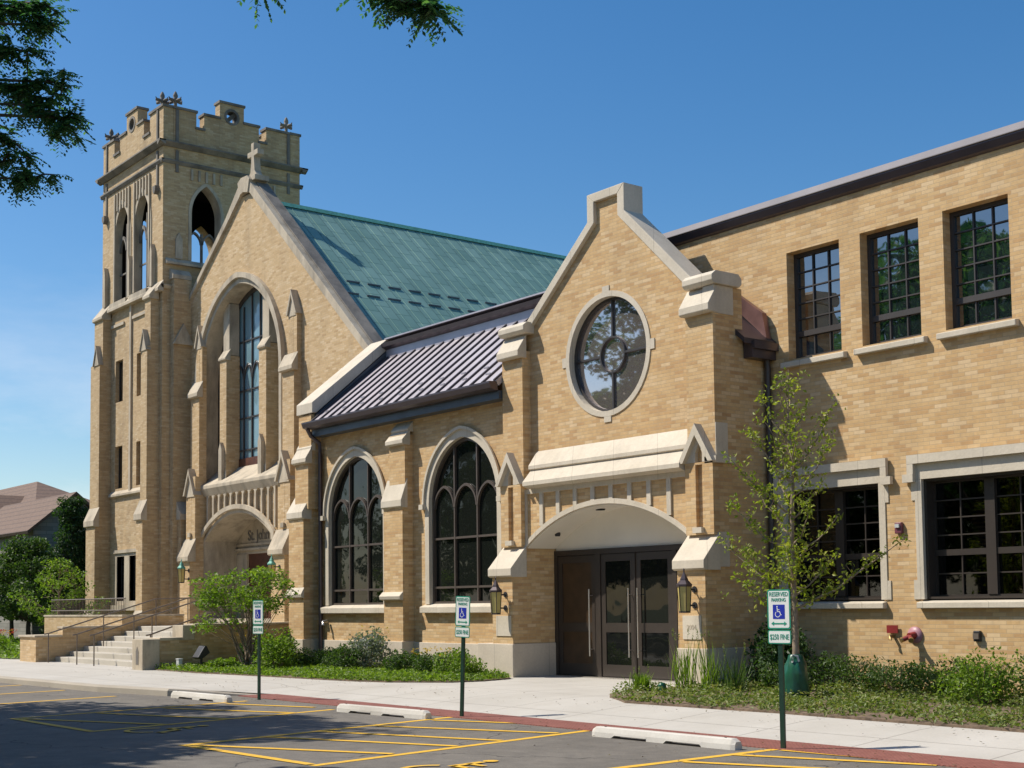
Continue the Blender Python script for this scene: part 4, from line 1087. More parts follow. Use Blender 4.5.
# buttresses
def tbutt(x0, x1, gz):
    b = MB(); b.box(x0, x1, 19.24, ty0 - .001, .6, 5.0); b.box(x0, x1 - .004, 19.38, ty0 - .001, 5.0, 10.95); b.box(x0 + .04, x1 - .008, 19.50, ty0 - .001, 10.95, 12.75)
    b.build('buttress', M['towerbrick'], tw)
    s = MB(); weathering(s, x0, x1, 19.39, 5.5, 19.16, 4.98, .2, .06)
    xg = x1 - .55; xm = (xg + x1)/2; s.prism([(xg, gz - .7), (x1 + .01, gz - .7), (xm + .02, gz + .0)], 19.35, 19.52); gablet(s, xg - .04, x1 + .04, 19.31, 19.52, gz - .7, gz + .08, .05)
    weathering(s, x0 + .04, x1, ty0 - .05, 13.25, 19.42, 12.78, .10, .06)
    s.prism([(19.14, 1.25), (19.14, 1.4), (19.24, 1.6), (19.24, 1.25)], x0 - .06, x1 + .06, 'x')
    s.build('weathering', M['oldstone'], tw, bevel=.008)
tbutt(-51.1, -50.2, 11.6); tbutt(-46.3, -45.75, 11.5)
# pointed stone upstands on the belfry sill
u_ = MB()
for x in (-50.6, -48.24, -46.2):
    u_.prism([(x - .09, 13.2), (x + .09, 13.2), (x + .09, 14.45), (x, 14.75), (x - .09, 14.45)], ty0 - .16, ty0 - .002)
u_.prism([(20.3, 14.15), (20.56, 14.15), (20.56, 14.85), (20.43, 15.1), (20.3, 14.85)], tx1 + .002, tx1 + .06, 'x')
u_.build('pinnacle', M['oldstone'], tw)
# centre rib, label moulds, stepped panel heads
r_ = MB(); r_.box(-48.3, -48.16, ty0 - .07, ty0 - .001, 6.0, 13.0)
r_.prism([(ty0 - .12, 5.86), (ty0 - .12, 5.93), (ty0 - .002, 6.06), (ty0 - .002, 5.82)], -50.1, -47.0, 'x')
for x0, x1, z in ((-50.1, -48.9, 12.35), (-48.1, -46.7, 12.4)): r_.box(x0, x1, ty0 - .06, ty0 - .0015, z - .06, z + .05)
r_.box(-49.62, -47.42, ty0 - .09, ty0 - .001, 3.72, 3.84)
r_.build('label_mould', M['oldstone'], tw)
s = MB(); s.prism(rect(-49.6, -47.44, 1.8, 3.719), ty0 - .03, ty0 + .2, holes=lowwin); s.box(-49.7, -47.34, ty0 - .14, ty0 + .2, 1.6, 1.799)
s.build('window_surround', M['oldstone'], tw)
for l in lowwin + slots:
    x0, x1 = l[0][0], l[1][0]; z0, z1 = l[0][1], l[2][1]
    wn = MB().prism(rect(x0, x1, z0, z1), ty0 + .14, ty0 + .20, holes=[rect(x0 + .05, x1 - .05, z0 + .05, z1 - .05)]).build('window', M['frame_dark'], tw)
    MB().box(x0 + .04, x1 - .04, ty0 + .16, ty0 + .17, z0 + .04, z1 - .04).build('glass', M['glass'], wn)
# side (clasping) buttress in +X direction
b = MB(); b.box(tx1 + .001, -45.2, 20.13, YC - .002, 0, 13.35); b.build('buttress', M['towerbrick'], tw)
b = MB(); b.box(-45.199, -44.9, 20.3, YC - .15, 0, 4.8); b.build('buttress', M['towerbrick'], tw)
s = MB(); s.prism([(20.08, 11.0), (20.86, 11.0), (20.47, 11.75)], -45.22, -45.1, 'x'); s.prism([(-44.85, 4.75), (-44.85, 4.95), (-45.19, 5.4), (-45.19, 4.75)], 20.25, YC - .1, 'y')
s.build('weathering', M['oldstone'], tw)
MB().box(tx0 - .06, tx1 + .06, ty0 - .07, ty0 - .002, .1, 1.35).build('plinth', M['oldstone'], tw)

# ================================================================== ENTRANCE STEPS
stp = thing('entrance_steps', (-36.5, 14.2, .15), 'concrete front steps between low brick walls leading up to the old church', 'steps')
sb = MB()
for i in range(7):
    y = 14.18 + i*.42
    sb.box(-40.0, -32.9, y, 21.9 if i == 6 else y + .43, .1, .15 + .14*(i+1))
sb.box(-46.5, -40.45, 16.7, 21.9, .1, 1.13)
sb.build('flight', M['step'], stp, bevel=.015)
ck = MB(); ck.box(-32.88, -32.32, 13.80, 17.6, .1, .86); ck.box(-32.88, -32.32, 15.0, 20.6, .861, 1.20)
ck.box(-41.4, -40.02, 13.62, 14.4, .1, .86); ck.box(-40.4, -40.02, 14.401, 16.2, .1, 1.1); ck.box(-46.8, -40.02, 16.21, 16.55, .1, 1.42); ck.box(-40.4, -40.02, 16.551, 18.2, .1, 1.42)
ck.build('cheek_wall', M['oldbrick'], stp)
cc = MB(); cc.box(-32.92, -32.28, 13.60, 14.05, .1, .90); cc.box(-32.92, -32.28, 14.66, 14.98, .86, 1.23); cc.box(-32.92, -32.28, 14.051, 14.659, .861, .93)
cc.box(-32.92, -32.28, 14.981, 20.6, 1.201, 1.26)
cc.box(-41.45, -39.97, 13.57, 14.38, .861, .92); cc.box(-40.45, -39.97, 14.381, 16.19, 1.101, 1.16); cc.box(-46.85, -39.97, 16.19, 16.57, 1.421, 1.48); cc.box(-40.45, -39.97, 16.571, 18.2, 1.421, 1.48)
cc.build('wall_cap', M['oldstone'], stp, bevel=.01)
MB().prism([(-32.68, .28), (-32.52, .28), (-32.52, .6), (-32.6, .72), (-32.68, .6)], 13.592, 13.599).build('niche', M['darkstone'], stp)  # flat dark plate, stands for the shade inside the niche

def handrail(x, label, y0=13.75, y1=17.0, z0=.98, z1=1.95, ext=1.4):
    t = thing('handrail', (x, y0, .15), label, 'handrail', 'handrails on the church steps')
    m = MB(); m.tube([(x, y0 - .12, z0 - .02), (x, y0, z0), (x, y1, z1), (x, y1 + ext, z1 + .02)], .022, 6); m.build('rail', M['iron'], t)
    for y in (y0, (y0 + y1)/2, y1, y1 + ext):
        z = z0 + (z1 - z0)*min(1, max(0, (y - y0)/(y1 - y0))); g = .15 + .14*max(0, min(7, math.floor((y - 14.18)/.42) + 1))
        MB().tube([(x, y, g), (x, y, z)], .018, 6).build('post', M['iron'], t)
handrail(-39.35, 'iron handrail nearest the left brick wall of the church steps')
handrail(-37.1, 'iron handrail left of the middle on the church steps')
handrail(-35.85, 'iron handrail in the middle of the church steps')
handrail(-33.2, 'iron handrail beside the right hand wall of the church steps', 14.2, 17.0, 1.0, 1.9, 2.2)
t = thing('balustrade', (-43, 16.4, 1.48), 'low iron balustrade on top of the terrace wall beside the tower', 'railing')
m = MB(); 
for z in (1.98, 1.62): m.tube([(-46.6, 16.38, z), (-40.2, 16.38, z)], .02, 6)
m.build('rail', M['iron'], t)
m = MB()
for i in range(50): 
    x = -46.6 + i*.13; m.tube([(x, 16.38, 1.48), (x, 16.38, 1.98)], .010, 4, False)
m.build('balusters', M['iron'], t)

# ================================================================== LANTERNS
def lantern(loc, label, roofm, s=1.0, grp='wall lanterns'):
    """loc = wall point at mid height; hangs out to -Y"""
    x, y, z = loc; t = thing('wall_lantern', loc, label, 'lantern', grp)
    cy = y - .26*s; R = .125*s; hh = .44*s; n = 6
    g = MB(); g.lathe((x, cy, z - hh/2), [(R*.78, 0), (R, hh)], n, False); g.build('lantern_glass', M['amber'], t)
    f = MB()
    for k in range(n):
        a = 2*PI*(k+.5)/n; c, s_ = math.cos(a), math.sin(a)
        f.tube([(x + R*.8*c, cy + R*.8*s_, z - hh/2), (x + R*1.03*c, cy + R*1.03*s_, z + hh/2)], .010*s, 4)
    f.lathe((x, cy, z - hh/2 - .03*s), [(0, 0), (R*.85, 0), (R*.85, .03*s), (0, .03*s)], n, False)
    f.build('lantern_frame', M['bronze'], t)
    r_ = MB(); r_.lathe((x, cy, z + hh/2), [(R*1.12, -.01*s), (R*1.15, .03*s), (R*.62, .10*s), (R*.55, .13*s), (R*.12, .24*s), (.012*s, .27*s), (.02*s, .29*s), (0, .32*s)], n, False)
    r_.build('lantern_roof', roofm, t)
    b = MB(); b.lathe((0, 0, 0), [(0, 0)], 3)
    b = MB()
    for dz in (.16*s, -.12*s):
        b.tube([(x, y, z + dz), (x, y - .16*s, z + dz)], .018*s, 6); b.tube([(x, y + .0, z + dz), (x, y - .02, z + dz)], .06*s, 8)
    b.build('bracket', M['black'], t)
lantern((-22.68, 17.48, 1.70), 'bronze and amber wall lantern on the left pier of the arched entrance', M['gutter'])
lantern((-17.20, 17.48, 1.72), 'bronze and amber wall lantern on the right pier of the arched entrance', M['gutter'])
lantern((-43.98, 20.18, 2.78), 'green capped lantern on the left buttress of the old church door', M['verdigris'], 1.05, 'verdigris lanterns at the old church door')
lantern((-37.50, 20.18, 2.72), 'green capped lantern on the right buttress of the old church door', M['verdigris'], 1.05, 'verdigris lanterns at the old church door')

# ================================================================== PARKING SIGNS AND WHEEL STOPS
def sign(x, y, label, lean):
    t = thing('parking_sign', (x, y, 0), label, 'sign', 'reserved parking signs along the pavement')
    W, z1, z0 = .29, 1.785, 1.34
    MB().box(x - .03, x + .03, y - .012, y + .02, 0, 1.78).build('post', M['postgreen'], t, bevel=.004)
    yf = y - .018
    def rr(x0, x1, a, b, r, y_):
        pts = []
        for cx_, cz_, st in ((x1 - r, b - r, 0), (x0 + r, b - r, 1), (x0 + r, a + r, 2), (x1 - r, a + r, 3)):
            for k in range(5):
                an = st*PI/2 + k*PI/8; pts.append((cx_ + r*math.cos(an), cz_ + r*math.sin(an)))
        return pts
    p = MB().prism(rr(x - W/2, x + W/2, z0, z1, .025, 0), yf - .004, yf).build('sign_panel', M['signgreen'], t)
    MB().prism(rr(x - W/2 + .016, x + W/2 - .016, z0 + .016, z1 - .016, .018, 0), yf - .0055, yf - .0041).build('sign_face', M['signwhite'], p)
    text_mesh('lettering', 'RESERVED', .068, (x, yf - .0075, z1 - .055), RF, M['signgreen'], p, .0008, sx=.78)
    text_mesh('lettering', 'PARKING', .056, (x, yf - .0075, z1 - .118), RF, M['signgreen'], p, .0008, sx=.78)
    b = MB().box(x - .075, x + .075, yf - .0075, yf - .0056, z0 + .115, z0 + .275).build('symbol_panel', M['signblue'], p)
    s_ = MB(); isa(s_, x - .012, z0 + .165, .095, yf - .0085, 0, to=lambda q, z: (q[0], z, q[1])); s_.build('wheelchair_symbol', M['signwhite'], p, recalc=False)
    a = MB(); za = z0 + .062
    a.prism([(x - .1, za), (x - .065, za + .025), (x - .065, za + .008), (x + .065, za + .008), (x + .065, za + .025), (x + .1, za), (x + .065, za - .025), (x + .065, za - .008), (x - .065, za - .008), (x - .065, za - .025)], yf - .0075, yf - .0056)
    a.build('arrow', M['signgreen'], p)
    q = MB().prism(rr(x - W/2, x + W/2, 1.175, 1.33, .02, 0), yf - .004, yf).build('fine_panel', M['signgreen'], t)
    MB().prism(rr(x - W/2 + .012, x + W/2 - .012, 1.187, 1.318, .014, 0), yf - .0055, yf - .0041).build('sign_face', M['signwhite'], q)
    text_mesh('lettering', '$250 FINE', .085, (x, yf - .0075, 1.25), RF, M['signgreen'], q, .0008, sx=.66)
    for o in [t]:
        o.rotation_euler = (0, lean, .2)
sign(-22.33, 11.6, 'reserved parking sign farthest away, in front of the bushy tree', 0)
sign(-16.58, 11.93, 'reserved parking sign in the middle, before the left pier of the arched entrance', .04)
sign(-10.365, 11.88, 'reserved parking sign nearest the camera, in front of the young tree', .0)

def wheel_stop(x0, x1, y, label, rz=0):
    t = thing('wheel_stop', ((x0+x1)/2, y, 0), label, 'wheel stop', 'concrete wheel stops')
    L = x1 - x0; n = 40; vs = []; fs = []
    def bot(u):
        for c in (.28, .66):
            if abs(u - c) < .13: return .035
        return 0.0
    prof = lambda zb: [(-.075, zb), (-.07, .06), (-.05, .115), (-.035, .125), (.035, .125), (.05, .115), (.07, .06), (.075, zb)]
    us = sorted(set([i/n for i in range(n+1)] + [.15, .149, .41, .411, .53, .529, .79, .791]))
    for u in us:
        zb = bot(u)
        for (yy, z) in prof(zb):
            e = .0; 
            if u in (0, 1): yy *= .8; z = min(z, .09) if z > .09 else z
            vs.append((x0 + L*u, y + yy, z if z > 0 else .001))
    k = 8
    for i in range(len(us)-1):
        for j in range(k): fs.append((i*k+j, (i+1)*k+j, (i+1)*k+(j+1)%k, i*k+(j+1)%k))
    fs += [tuple(range(k)), tuple(range((len(us)-1)*k, len(us)*k))]
    MB().add(vs, fs).build('concrete_block', M['stop'], t)
    m = MB()
    for u in (.08, .92): m.tube([(x0 + L*u, y, .12), (x0 + L*u, y, .132)], .014, 8)
    m.build('anchor_pin', M['iron'], t)
    t.rotation_euler = (0, 0, rz)
wheel_stop(-24.15, -22.1, 10.85, 'chipped wheel stop farthest left, in front of the grass kerb', .06)
wheel_stop(-18.9, -16.62, 11.30, 'wheel stop between the far sign and the middle sign', .06)
wheel_stop(-13.02, -10.66, 11.45, 'large looking wheel stop just left of the nearest sign', .02)

# ================================================================== WALL DEVICES
t = thing('strobe_alarm', (-14.12, YR, 2.86), 'small maroon alarm strobe on the brick between the lower windows', 'alarm')
MB().box(-14.19, -14.05, YR - .07, YR - .001, 2.76, 2.95).build('housing', M['purple'], t, bevel=.015)
MB().box(-14.16, -14.08, YR - .10, YR - .071, 2.86, 2.92).build('lens', M['grey'], t)
t = thing('fire_pipe_inlet', (-13.9, YR, 1.06), 'round pink flanged fire hose inlet low on the brick wall', 'pipe inlet')
f = MB(); f.lathe((0, 0, 0), [(0, 0), (.14, 0), (.14, .03), (.05, .04)], 20); f.v = [(-13.88 + x, YR - z - .001, 1.07 + y) for x, y, z in f.v]; f.build('flange', M['pinkpaint'], t)
b = MB(); b.tube([(-13.88, YR - .03, 1.07), (-13.9, YR - .15, 1.05)], .06, 10)
for dx in (-.12, .10): b.tube([(-13.9, YR - .12, 1.05), (-13.9 + dx*.7, YR - .2, 1.0)], .04, 8)
b.build('coupling', M['redpaint'], t)
c = MB(); 
for dx in (-.13, .11): c.tube([(-13.9 + dx*.7, YR - .2, 1.0), (-13.9 + dx*.85, YR - .235, .985)], .045, 8)
c.build('cap', M['brass'], t)
t = thing('drain_test_valve', (-14.3, YR, 1.13), 'small red plate over a brass valve on the brick wall', 'valve')
MB().box(-14.42, -14.2, YR - .05, YR - .035, 1.10, 1.23).build('plate', M['redpaint'], t)
MB().tube([(-14.31, YR, 1.05), (-14.31, YR - .1, 1.05), (-14.31, YR - .11, .98)], .03, 8).build('valve', M['brass'], t)
t = thing('outdoor_socket', (-12.7, YR, 1.05), 'small dark grey socket box on the brick wall at right', 'socket')
MB().box(-12.76, -12.64, YR - .06, YR - .001, .98, 1.15).build('box', M['black'], t, bevel=.01)
MB().box(-12.75, -12.65, YR - .085, YR - .061, 1.02, 1.11).build('cover', M['iron'], t)
t = thing('floodlight', (-31.3, 14.6, .17), 'black floodlight on a short stem beside the right wall of the church steps', 'floodlight')
MB().tube([(-31.3, 14.7, .17), (-31.3, 14.7, .45)], .03, 8).build('stem', M['black'], t)
f = MB(); f.prism([(14.52, .45), (14.62, .40), (14.85, .56), (14.76, .74), (14.70, .73)], -31.46, -31.12, 'x'); f.build('housing', M['black'], t, bevel=.02)
t = thing('utility_box', (-31.55, 14.45, .17), 'pale grey utility box standing low beside the floodlight', 'utility box')
MB().box(-31.66, -31.5, 14.2, 14.3, .15, .40).build('cover', M['grey'], t, bevel=.015)
MB().box(-31.67, -31.49, 14.19, 14.31, .401, .43).build('lid', M['grey'], t, bevel=.008)
t = thing('sprinkler_cap', (-16.9, 16.3, .17), 'dark green sprinkler cap in the bed before the right pier', 'sprinkler')
MB().lathe((-16.75, 16.2, .17), [(.07, 0), (.07, .1), (.05, .14), (0, .15)], 12).build('cap', M['bag'], t)

# ================================================================== PLANTS
def leafcloud(mb, c, rad, n, size, flat=.5, rnd=random, shell=.35):
    for _ in range(n):
        while True:
            p = Vector((rnd.uniform(-1,1), rnd.uniform(-1,1), rnd.uniform(-1,1)))
            if p.length <= 1 and p.length > shell * rnd.random(): break
        q = Vector((c[0] + p.x*rad[0], c[1] + p.y*rad[1], c[2] + p.z*rad[2]))
        leaf(mb, q, size*rnd.uniform(.6, 1.3), rnd, flat)
def leaf(mb, q, s, rnd=random, flat=.5):
    nrm = Vector((rnd.gauss(0,1), rnd.gauss(0,1), rnd.gauss(0,1) + flat*2)).normalized()
    a = nrm.orthogonal().normalized(); a = Matrix.Rotation(rnd.uniform(0, 2*PI), 3, nrm) @ a; b = nrm.cross(a)
    cup = nrm*s*.14
    mb.add([q - a*s*.5, q - b*s*.27 + cup, q + a*s*.5, q + b*s*.27 + cup], [(0, 1, 2), (0, 2, 3)])

def tree(name, loc, label, h, crown_r, z0, z1, nclump, nleaf, lsize, leafm, barkm, trunk_r, seed, group=None, cr=.28, cone=.0, keep=None, lean=(0,0)):
    rnd = random.Random(seed); x, y, z = loc
    t = thing(name, loc, label, 'tree', group)
    tr = MB(); crn = MB()
    top = Vector((x + lean[0], y + lean[1], z + h*.9)); pts = []; rs = []
    for i in range(7):
        f = i/6; pts.append(Vector((x + lean[0]*f + rnd.gauss(0, .04)*h*.1*(f > 0), y + lean[1]*f + rnd.gauss(0, .04)*h*.1*(f > 0), z + h*.9*f))); rs.append(trunk_r*(1 - .85*f) + .01)
    tr.tube(pts, rs, 8)
    def on_trunk(zz):
        f = min(1, max(0, (zz - z)/(h*.9)))*6; i = min(5, int(f)); return pts[i].lerp(pts[i+1], f - i)
    for k in range(nclump):
        f = (k + .5)/nclump; zz = z0 + (z1 - z0)*f
        prof = math.sin(PI*(.12 + .88*f)**(.8))**.6 if not cone else (1 - f*cone)
        an = k*2.399 + rnd.uniform(-.4, .4); rad = crown_r*prof*rnd.uniform(.35, 1.0)
        c = Vector((x + lean[0]*f + rad*math.cos(an), y + lean[1]*f + rad*math.sin(an), z + zz + rnd.uniform(-.3, .3)*cr*crown_r))
        cs = crown_r*cr*rnd.uniform(.75, 1.3)
        if keep and not keep(c, cs): continue
        base = on_trunk(max(z + z0*.8, c.z - rad*.7))
        mid = base.lerp(c, .5) + Vector((0, 0, .08*rad))
        tr.tube([base, mid, c], [max(.012, trunk_r*.32*(1 - f*.6)), max(.01, trunk_r*.18*(1 - f*.5)), .008], 5, False)
        for q_ in range(3):
            e_ = c + Vector((rnd.uniform(-1,1), rnd.uniform(-1,1), rnd.uniform(-.6,.8)))*cs*.8
            tr.tube([c.lerp(base, .25), e_], [.012, .004], 4, False)
        leafcloud(crn, c, (cs, cs, cs*.68), nleaf, lsize, .5, rnd)
    tr.build('trunk', barkm, t); crn.build('crown', leafm, t, recalc=False)
    return t

# --- young ginkgo by the right pier with watering bag
def ginkgo():
    rnd = random.Random(5); loc = (-14.1, 16.5, .17)
    t = thing('ginkgo_tree', loc, 'slender young tree with sparse yellow green leaves beside the right pier', 'tree')
    x, y, z = loc; tr = MB(); cr = MB()
    P_ = [Vector((x, y, z)), Vector((x + .01, y, z + 1.2)), Vector((x - .02, y, z + 2.4)), Vector((x + .04, y, z + 3.5)), Vector((x - .03, y, z + 4.4)), Vector((x, y, z + 5.1))]
    tr.tube(P_, [.06, .048, .038, .026, .014, .006], 8)
    def tpt(h):
        for a, b in zip(P_, P_[1:]):
            if a.z - z <= h <= b.z - z: return a.lerp(b, (h - a.z + z)/(b.z - a.z))
        return P_[-1]
    # branches in the plane seen and around: (height, azimuth, length, rise)
    br = [(1.35, 0, 1.75, 1.05), (1.2, 2.9, .9, .5), (1.5, 2.6, 1.45, .95), (1.55, .5, 1.0, .6), (1.7, 4.4, .9, .6), (1.75, 3.4, 1.0, .5), (1.9, 1.4, .9, .6), (2.1, -.5, .9, .7),
          (2.2, 3.0, 1.15, .8), (2.3, 5.0, .7, .6), (2.5, 2.2, .8, .7), (2.75, .1, .65, .6), (2.8, 3.3, 1.15, .9), (2.95, 1.8, .7, .6), (3.1, .4, .9, .9), (3.3, 2.9, .85, .9),
          (3.4, 4.6, .6, .6), (3.5, .2, .95, 1.15), (3.6, 3.2, .6, .8), (3.8, 1.5, .45, .6), (3.9, 3.0, .55, .8), (4.0, .3, .4, .6), (4.3, 3.8, .3, .5), (4.4, .8, .25, .45), (4.6, 3.2, .15, .4)]
    R3 = Vector((.61, .79, 0)); F3 = Vector((-.79, .61, 0))
    def tuft(q, n, s):
        for _ in range(n):
            leaf(cr, q + Vector((rnd.gauss(0,1), rnd.gauss(0,1), rnd.gauss(0,1)))*s, rnd.uniform(.055, .10), rnd, .3)
    for (h, az, L, rise) in br:
        L *= .80 if az else .95
        b0 = tpt(h); dr = R3*math.cos(az) + F3*math.sin(az)
        pts = [b0]; N = 5
        for i in range(1, N+1):
            f = i/N; pts.append(b0 + dr*L*f + Vector((0, 0, rise*f**1.25)) + Vector((rnd.gauss(0,.02), rnd.gauss(0,.02), rnd.gauss(0,.02))))
        tr.tube(pts, [.016*(1 - .8*i/N)*(1 + (L > 1.3)*.4) + .002 for i in range(N+1)], 5, False)
        m = int(L*24)
        for k in range(m):
            f = rnd.uniform(.12, 1.0)*N; i = min(N-1, int(f)); q = pts[i].lerp(pts[i+1], f - i)
            tuft(q + Vector((0, 0, .02)), 4, .05)
            if rnd.random() < .35:
                e_ = q + Vector((rnd.gauss(0,.1), rnd.gauss(0,.1), rnd.uniform(.05,.2))); tr.tube([q, e_], [.005, .002], 4, False)
                tuft(e_, 6, .05)
        tuft(pts[-1], 10, .05)
    for k in range(60):
        q = tpt(rnd.uniform(1.25, 5.0)) + Vector((rnd.gauss(0,.16), rnd.gauss(0,.16), 0)); tuft(q, 5, .07)
    for k in range(45):
        h = rnd.uniform(1.3, 2.3); q = tpt(h) + R3*rnd.gauss(-.25, .35) + F3*rnd.gauss(0, .35); tuft(q, 6, .08)
    tr.build('trunk', M['bark'], t); cr.build('crown', M['leaf_ginkgo'], t, recalc=False)
    g = thing('watering_bag', loc, 'dark green watering bag wrapped round the foot of the young tree', 'watering bag')
    b = MB(); prof = [(.17, .0), (.20, .03), (.205, .12), (.195, .24), (.20, .36), (.185, .46), (.15, .55), (.125, .60), (.11, .66), (.085, .68)]; n = 36; vs = []; fs = []
    for i, (r_, zz) in enumerate(prof):
        for k in range(n):
            a = 2*PI*k/n; rr_ = r_*.94*(1 + .10*math.sin(3*a + zz*7) + .05*math.sin(7*a + zz*13) + (.10 if zz > .5 else .02)*math.sin(11*a + 2)); vs.append((x + rr_*math.cos(a), y + rr_*math.sin(a), z + zz*.98))
    for i in range(len(prof)-1):
        for k in range(n): fs.append((i*n+k, i*n+(k+1)%n, (i+1)*n+(k+1)%n, (i+1)*n+k))
    b.add(vs, fs, True); b.build('bag', M['bag'], g)
    c = MB(); c.tube([(x + .05, y - .14, z + .55), (x + .08, y - .15, z + .66), (x + .12, y - .10, z + .64), (x + .13, y - .08, z + .56)], .02, 6); c.build('strap', M['grey'], g)
ginkgo()

# --- bushy bright tree in front of the old church door
def bush_tree():
    rnd = random.Random(9); loc = (-30.75, 15.75, .17)
    t = thing('small_leafy_tree', loc, 'low spreading bright green tree with many stems before the old church door', 'tree')
    x, y, z = loc; tr = MB(); cr = MB()
    R3 = Vector((.61, .79, 0)); F3 = Vector((-.79, .61, 0))
    for k in range(95):
        a = rnd.uniform(0, 2*PI); rr_ = math.sqrt(rnd.random())
        side = rr_*math.cos(a)*1.18 - .10; dep = rr_*math.sin(a)*1.1
        hh = rnd.uniform(1.1, 2.5) - .35*abs(side/1.5)**2*rnd.random() - .1
        if hh < 1.45 and abs(side) < .9 and rnd.random() < .75: continue
        c = Vector((x, y, z)) + R3*side + F3*dep + Vector((0, 0, hh))
        b0 = Vector((x + rnd.gauss(0,.08), y + rnd.gauss(0,.08), z)); md = b0.lerp(c, .5) + Vector((0, 0, .1)) - R3*side*.12
        if k % 3 == 0: tr.tube([b0, b0.lerp(md, .5), md, c], [.03, .024, .015, .005], 5, False)
        else: tr.tube([md, c], [.01, .004], 4, False)
        leafcloud(cr, c, (.32, .32, .16), 60, .105, 1.0, rnd)
    tr.build('trunk', M['bark'], t); cr.build('crown', M['leaf_bright'], t, recalc=False)
bush_tree()

def shrub(name, c, rad, n, size, mat, label, cat='shrub', group=None, stems=True, flowers=None, seed=1, spike=.0):
    rnd = random.Random(seed); t = thing(name, (c[0], c[1], .17), label, cat, group)
    m = MB()
    k = max(6, int(n/60))
    for i in range(k):
        a = rnd.uniform(0, 2*PI); rr_ = math.sqrt(rnd.random())*.8
        cc = (c[0] + rad[0]*rr_*math.cos(a), c[1] + rad[1]*rr_*math.sin(a), .17 + rad[2]*(1 - rr_*.4)*rnd.uniform(.25, 1.0))
        leafcloud(m, cc, (rad[0]*.34, rad[1]*.34, rad[2]*(.26 + spike)), int(n/k), size, .3, rnd)
    m.build('foliage', mat, t, recalc=False)
    s = MB()
    for i in range(12):
        a = rnd.uniform(0, 2*PI); s.tube([(c[0] + .05*math.cos(a), c[1] + .05*math.sin(a), .15), (c[0] + rad[0]*.6*math.cos(a), c[1] + rad[1]*.6*math.sin(a), .17 + rad[2]*.8)], [.010, .004], 4, False)
    s.build('stems', M['bark'], t)
    if flowers:
        f = MB()
        for i in range(flowers[1]):
            a = rnd.uniform(0, 2*PI); rr_ = math.sqrt(rnd.random())
            leafcloud(f, (c[0] + rad[0]*rr_*math.cos(a), c[1] + rad[1]*rr_*math.sin(a), .17 + rad[2]*rnd.uniform(.85, 1.15)), (.04,.04,.03), 6, .05, 1, rnd)
        f.build('blossoms', M[flowers[0]], t, recalc=False)
    return t
def grass_tuft(c, r, h, n, label, seed, mat='leaf_mid', group=None):
    rnd = random.Random(seed); t = thing('ornamental_grass', (c[0], c[1], .17), label, 'grass plant', group); m = MB()
    for i in range(n):
        a = rnd.uniform(0, 2*PI); b = Vector((c[0] + rnd.gauss(0, r*.25), c[1] + rnd.gauss(0, r*.25), .16)); hh = h*rnd.uniform(.5, 1.1)
        tip = b + Vector((math.cos(a)*r*rnd.random(), math.sin(a)*r*rnd.random(), hh)); md = b.lerp(tip, .55) + Vector((0, 0, hh*.1))
        w_ = Vector((-math.sin(a), math.cos(a), 0))*.009
        m.add([b - w_, b + w_, md + w_*.8, md - w_*.8, tip], [(0,1,2,3), (3,2,4)])
    m.build('blades', M[mat], t, recalc=False)
    s = MB()
    for i in range(6):
        a = rnd.uniform(0, 2*PI); tip = (c[0] + math.cos(a)*r*.5, c[1] + math.sin(a)*r*.5, .16 + h*rnd.uniform(1.0, 1.25))
        s.tube([(c[0], c[1], .16), tip], [.004, .003], 4, False); leafcloud(s, tip, (.015,.015,.08), 14, .03, 0, rnd)
    s.build('seed_heads', M['leaf_cover'], t, recalc=False)
# right bed
shrub('boxwood_shrub', (-14.9, 18.5), (.95, .5, .60), 2600, .06, M['leaf_mid'], 'dark rounded shrub in the shade behind the young tree', group='shrubs along the right wing', seed=2)
shrub('boxwood_shrub', (-13.55, 18.3), (.75, .5, .52), 2200, .06, M['leaf_mid'], 'clipped dark green shrub below the round pink hose inlet', group='shrubs along the right wing', seed=3)
shrub('boxwood_shrub', (-12.45, 18.2), (.72, .5, .50), 2200, .06, M['leaf_mid'], 'clipped dark green shrub right of the pink hose inlet', group='shrubs along the right wing', seed=4)
shrub('spirea_shrub', (-11.35, 17.2), (.72, .5, .72), 2400, .065, M['leaf_bright'], 'loose bright green shrub with upright twigs at the right end of the bed', seed=5, spike=.12)
shrub('spirea_shrub', (-10.55, 17.7), (.6, .5, .68), 1800, .065, M['leaf_mid'], 'loose green shrub at the right end of the bed, behind the bright one', seed=6, spike=.12)
shrub('rose_bush', (-9.75, 17.3), (.7, .5, 1.0), 2000, .09, M['leaf_mid'], 'tall dark leafy bush cut off by the right picture edge', seed=7, spike=.1)
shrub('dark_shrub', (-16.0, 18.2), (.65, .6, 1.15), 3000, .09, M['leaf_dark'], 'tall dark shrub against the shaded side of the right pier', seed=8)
shrub('dark_shrub', (-15.3, 17.6), (.5, .4, .5), 1300, .07, M['leaf_mid'], 'low shrub between the tall dark shrub and the young tree', seed=18)
grass_tuft((-17.05, 17.0), .36, .85, 60, 'tall wispy grass clump before the stone base of the right pier', 1, 'leaf_bright')
grass_tuft((-16.35, 16.9), .36, .8, 60, 'tall wispy grass clump right of the right pier base', 2, 'leaf_bright')
grass_tuft((-15.75, 16.9), .36, .65, 70, 'wispy grass clump in front of the tall dark shrub', 3, 'leaf_mid')
grass_tuft((-17.15, 16.1), .25, .32, 220, 'small round tuft of grass at the left tip of the right bed', 4, 'leaf_bright')
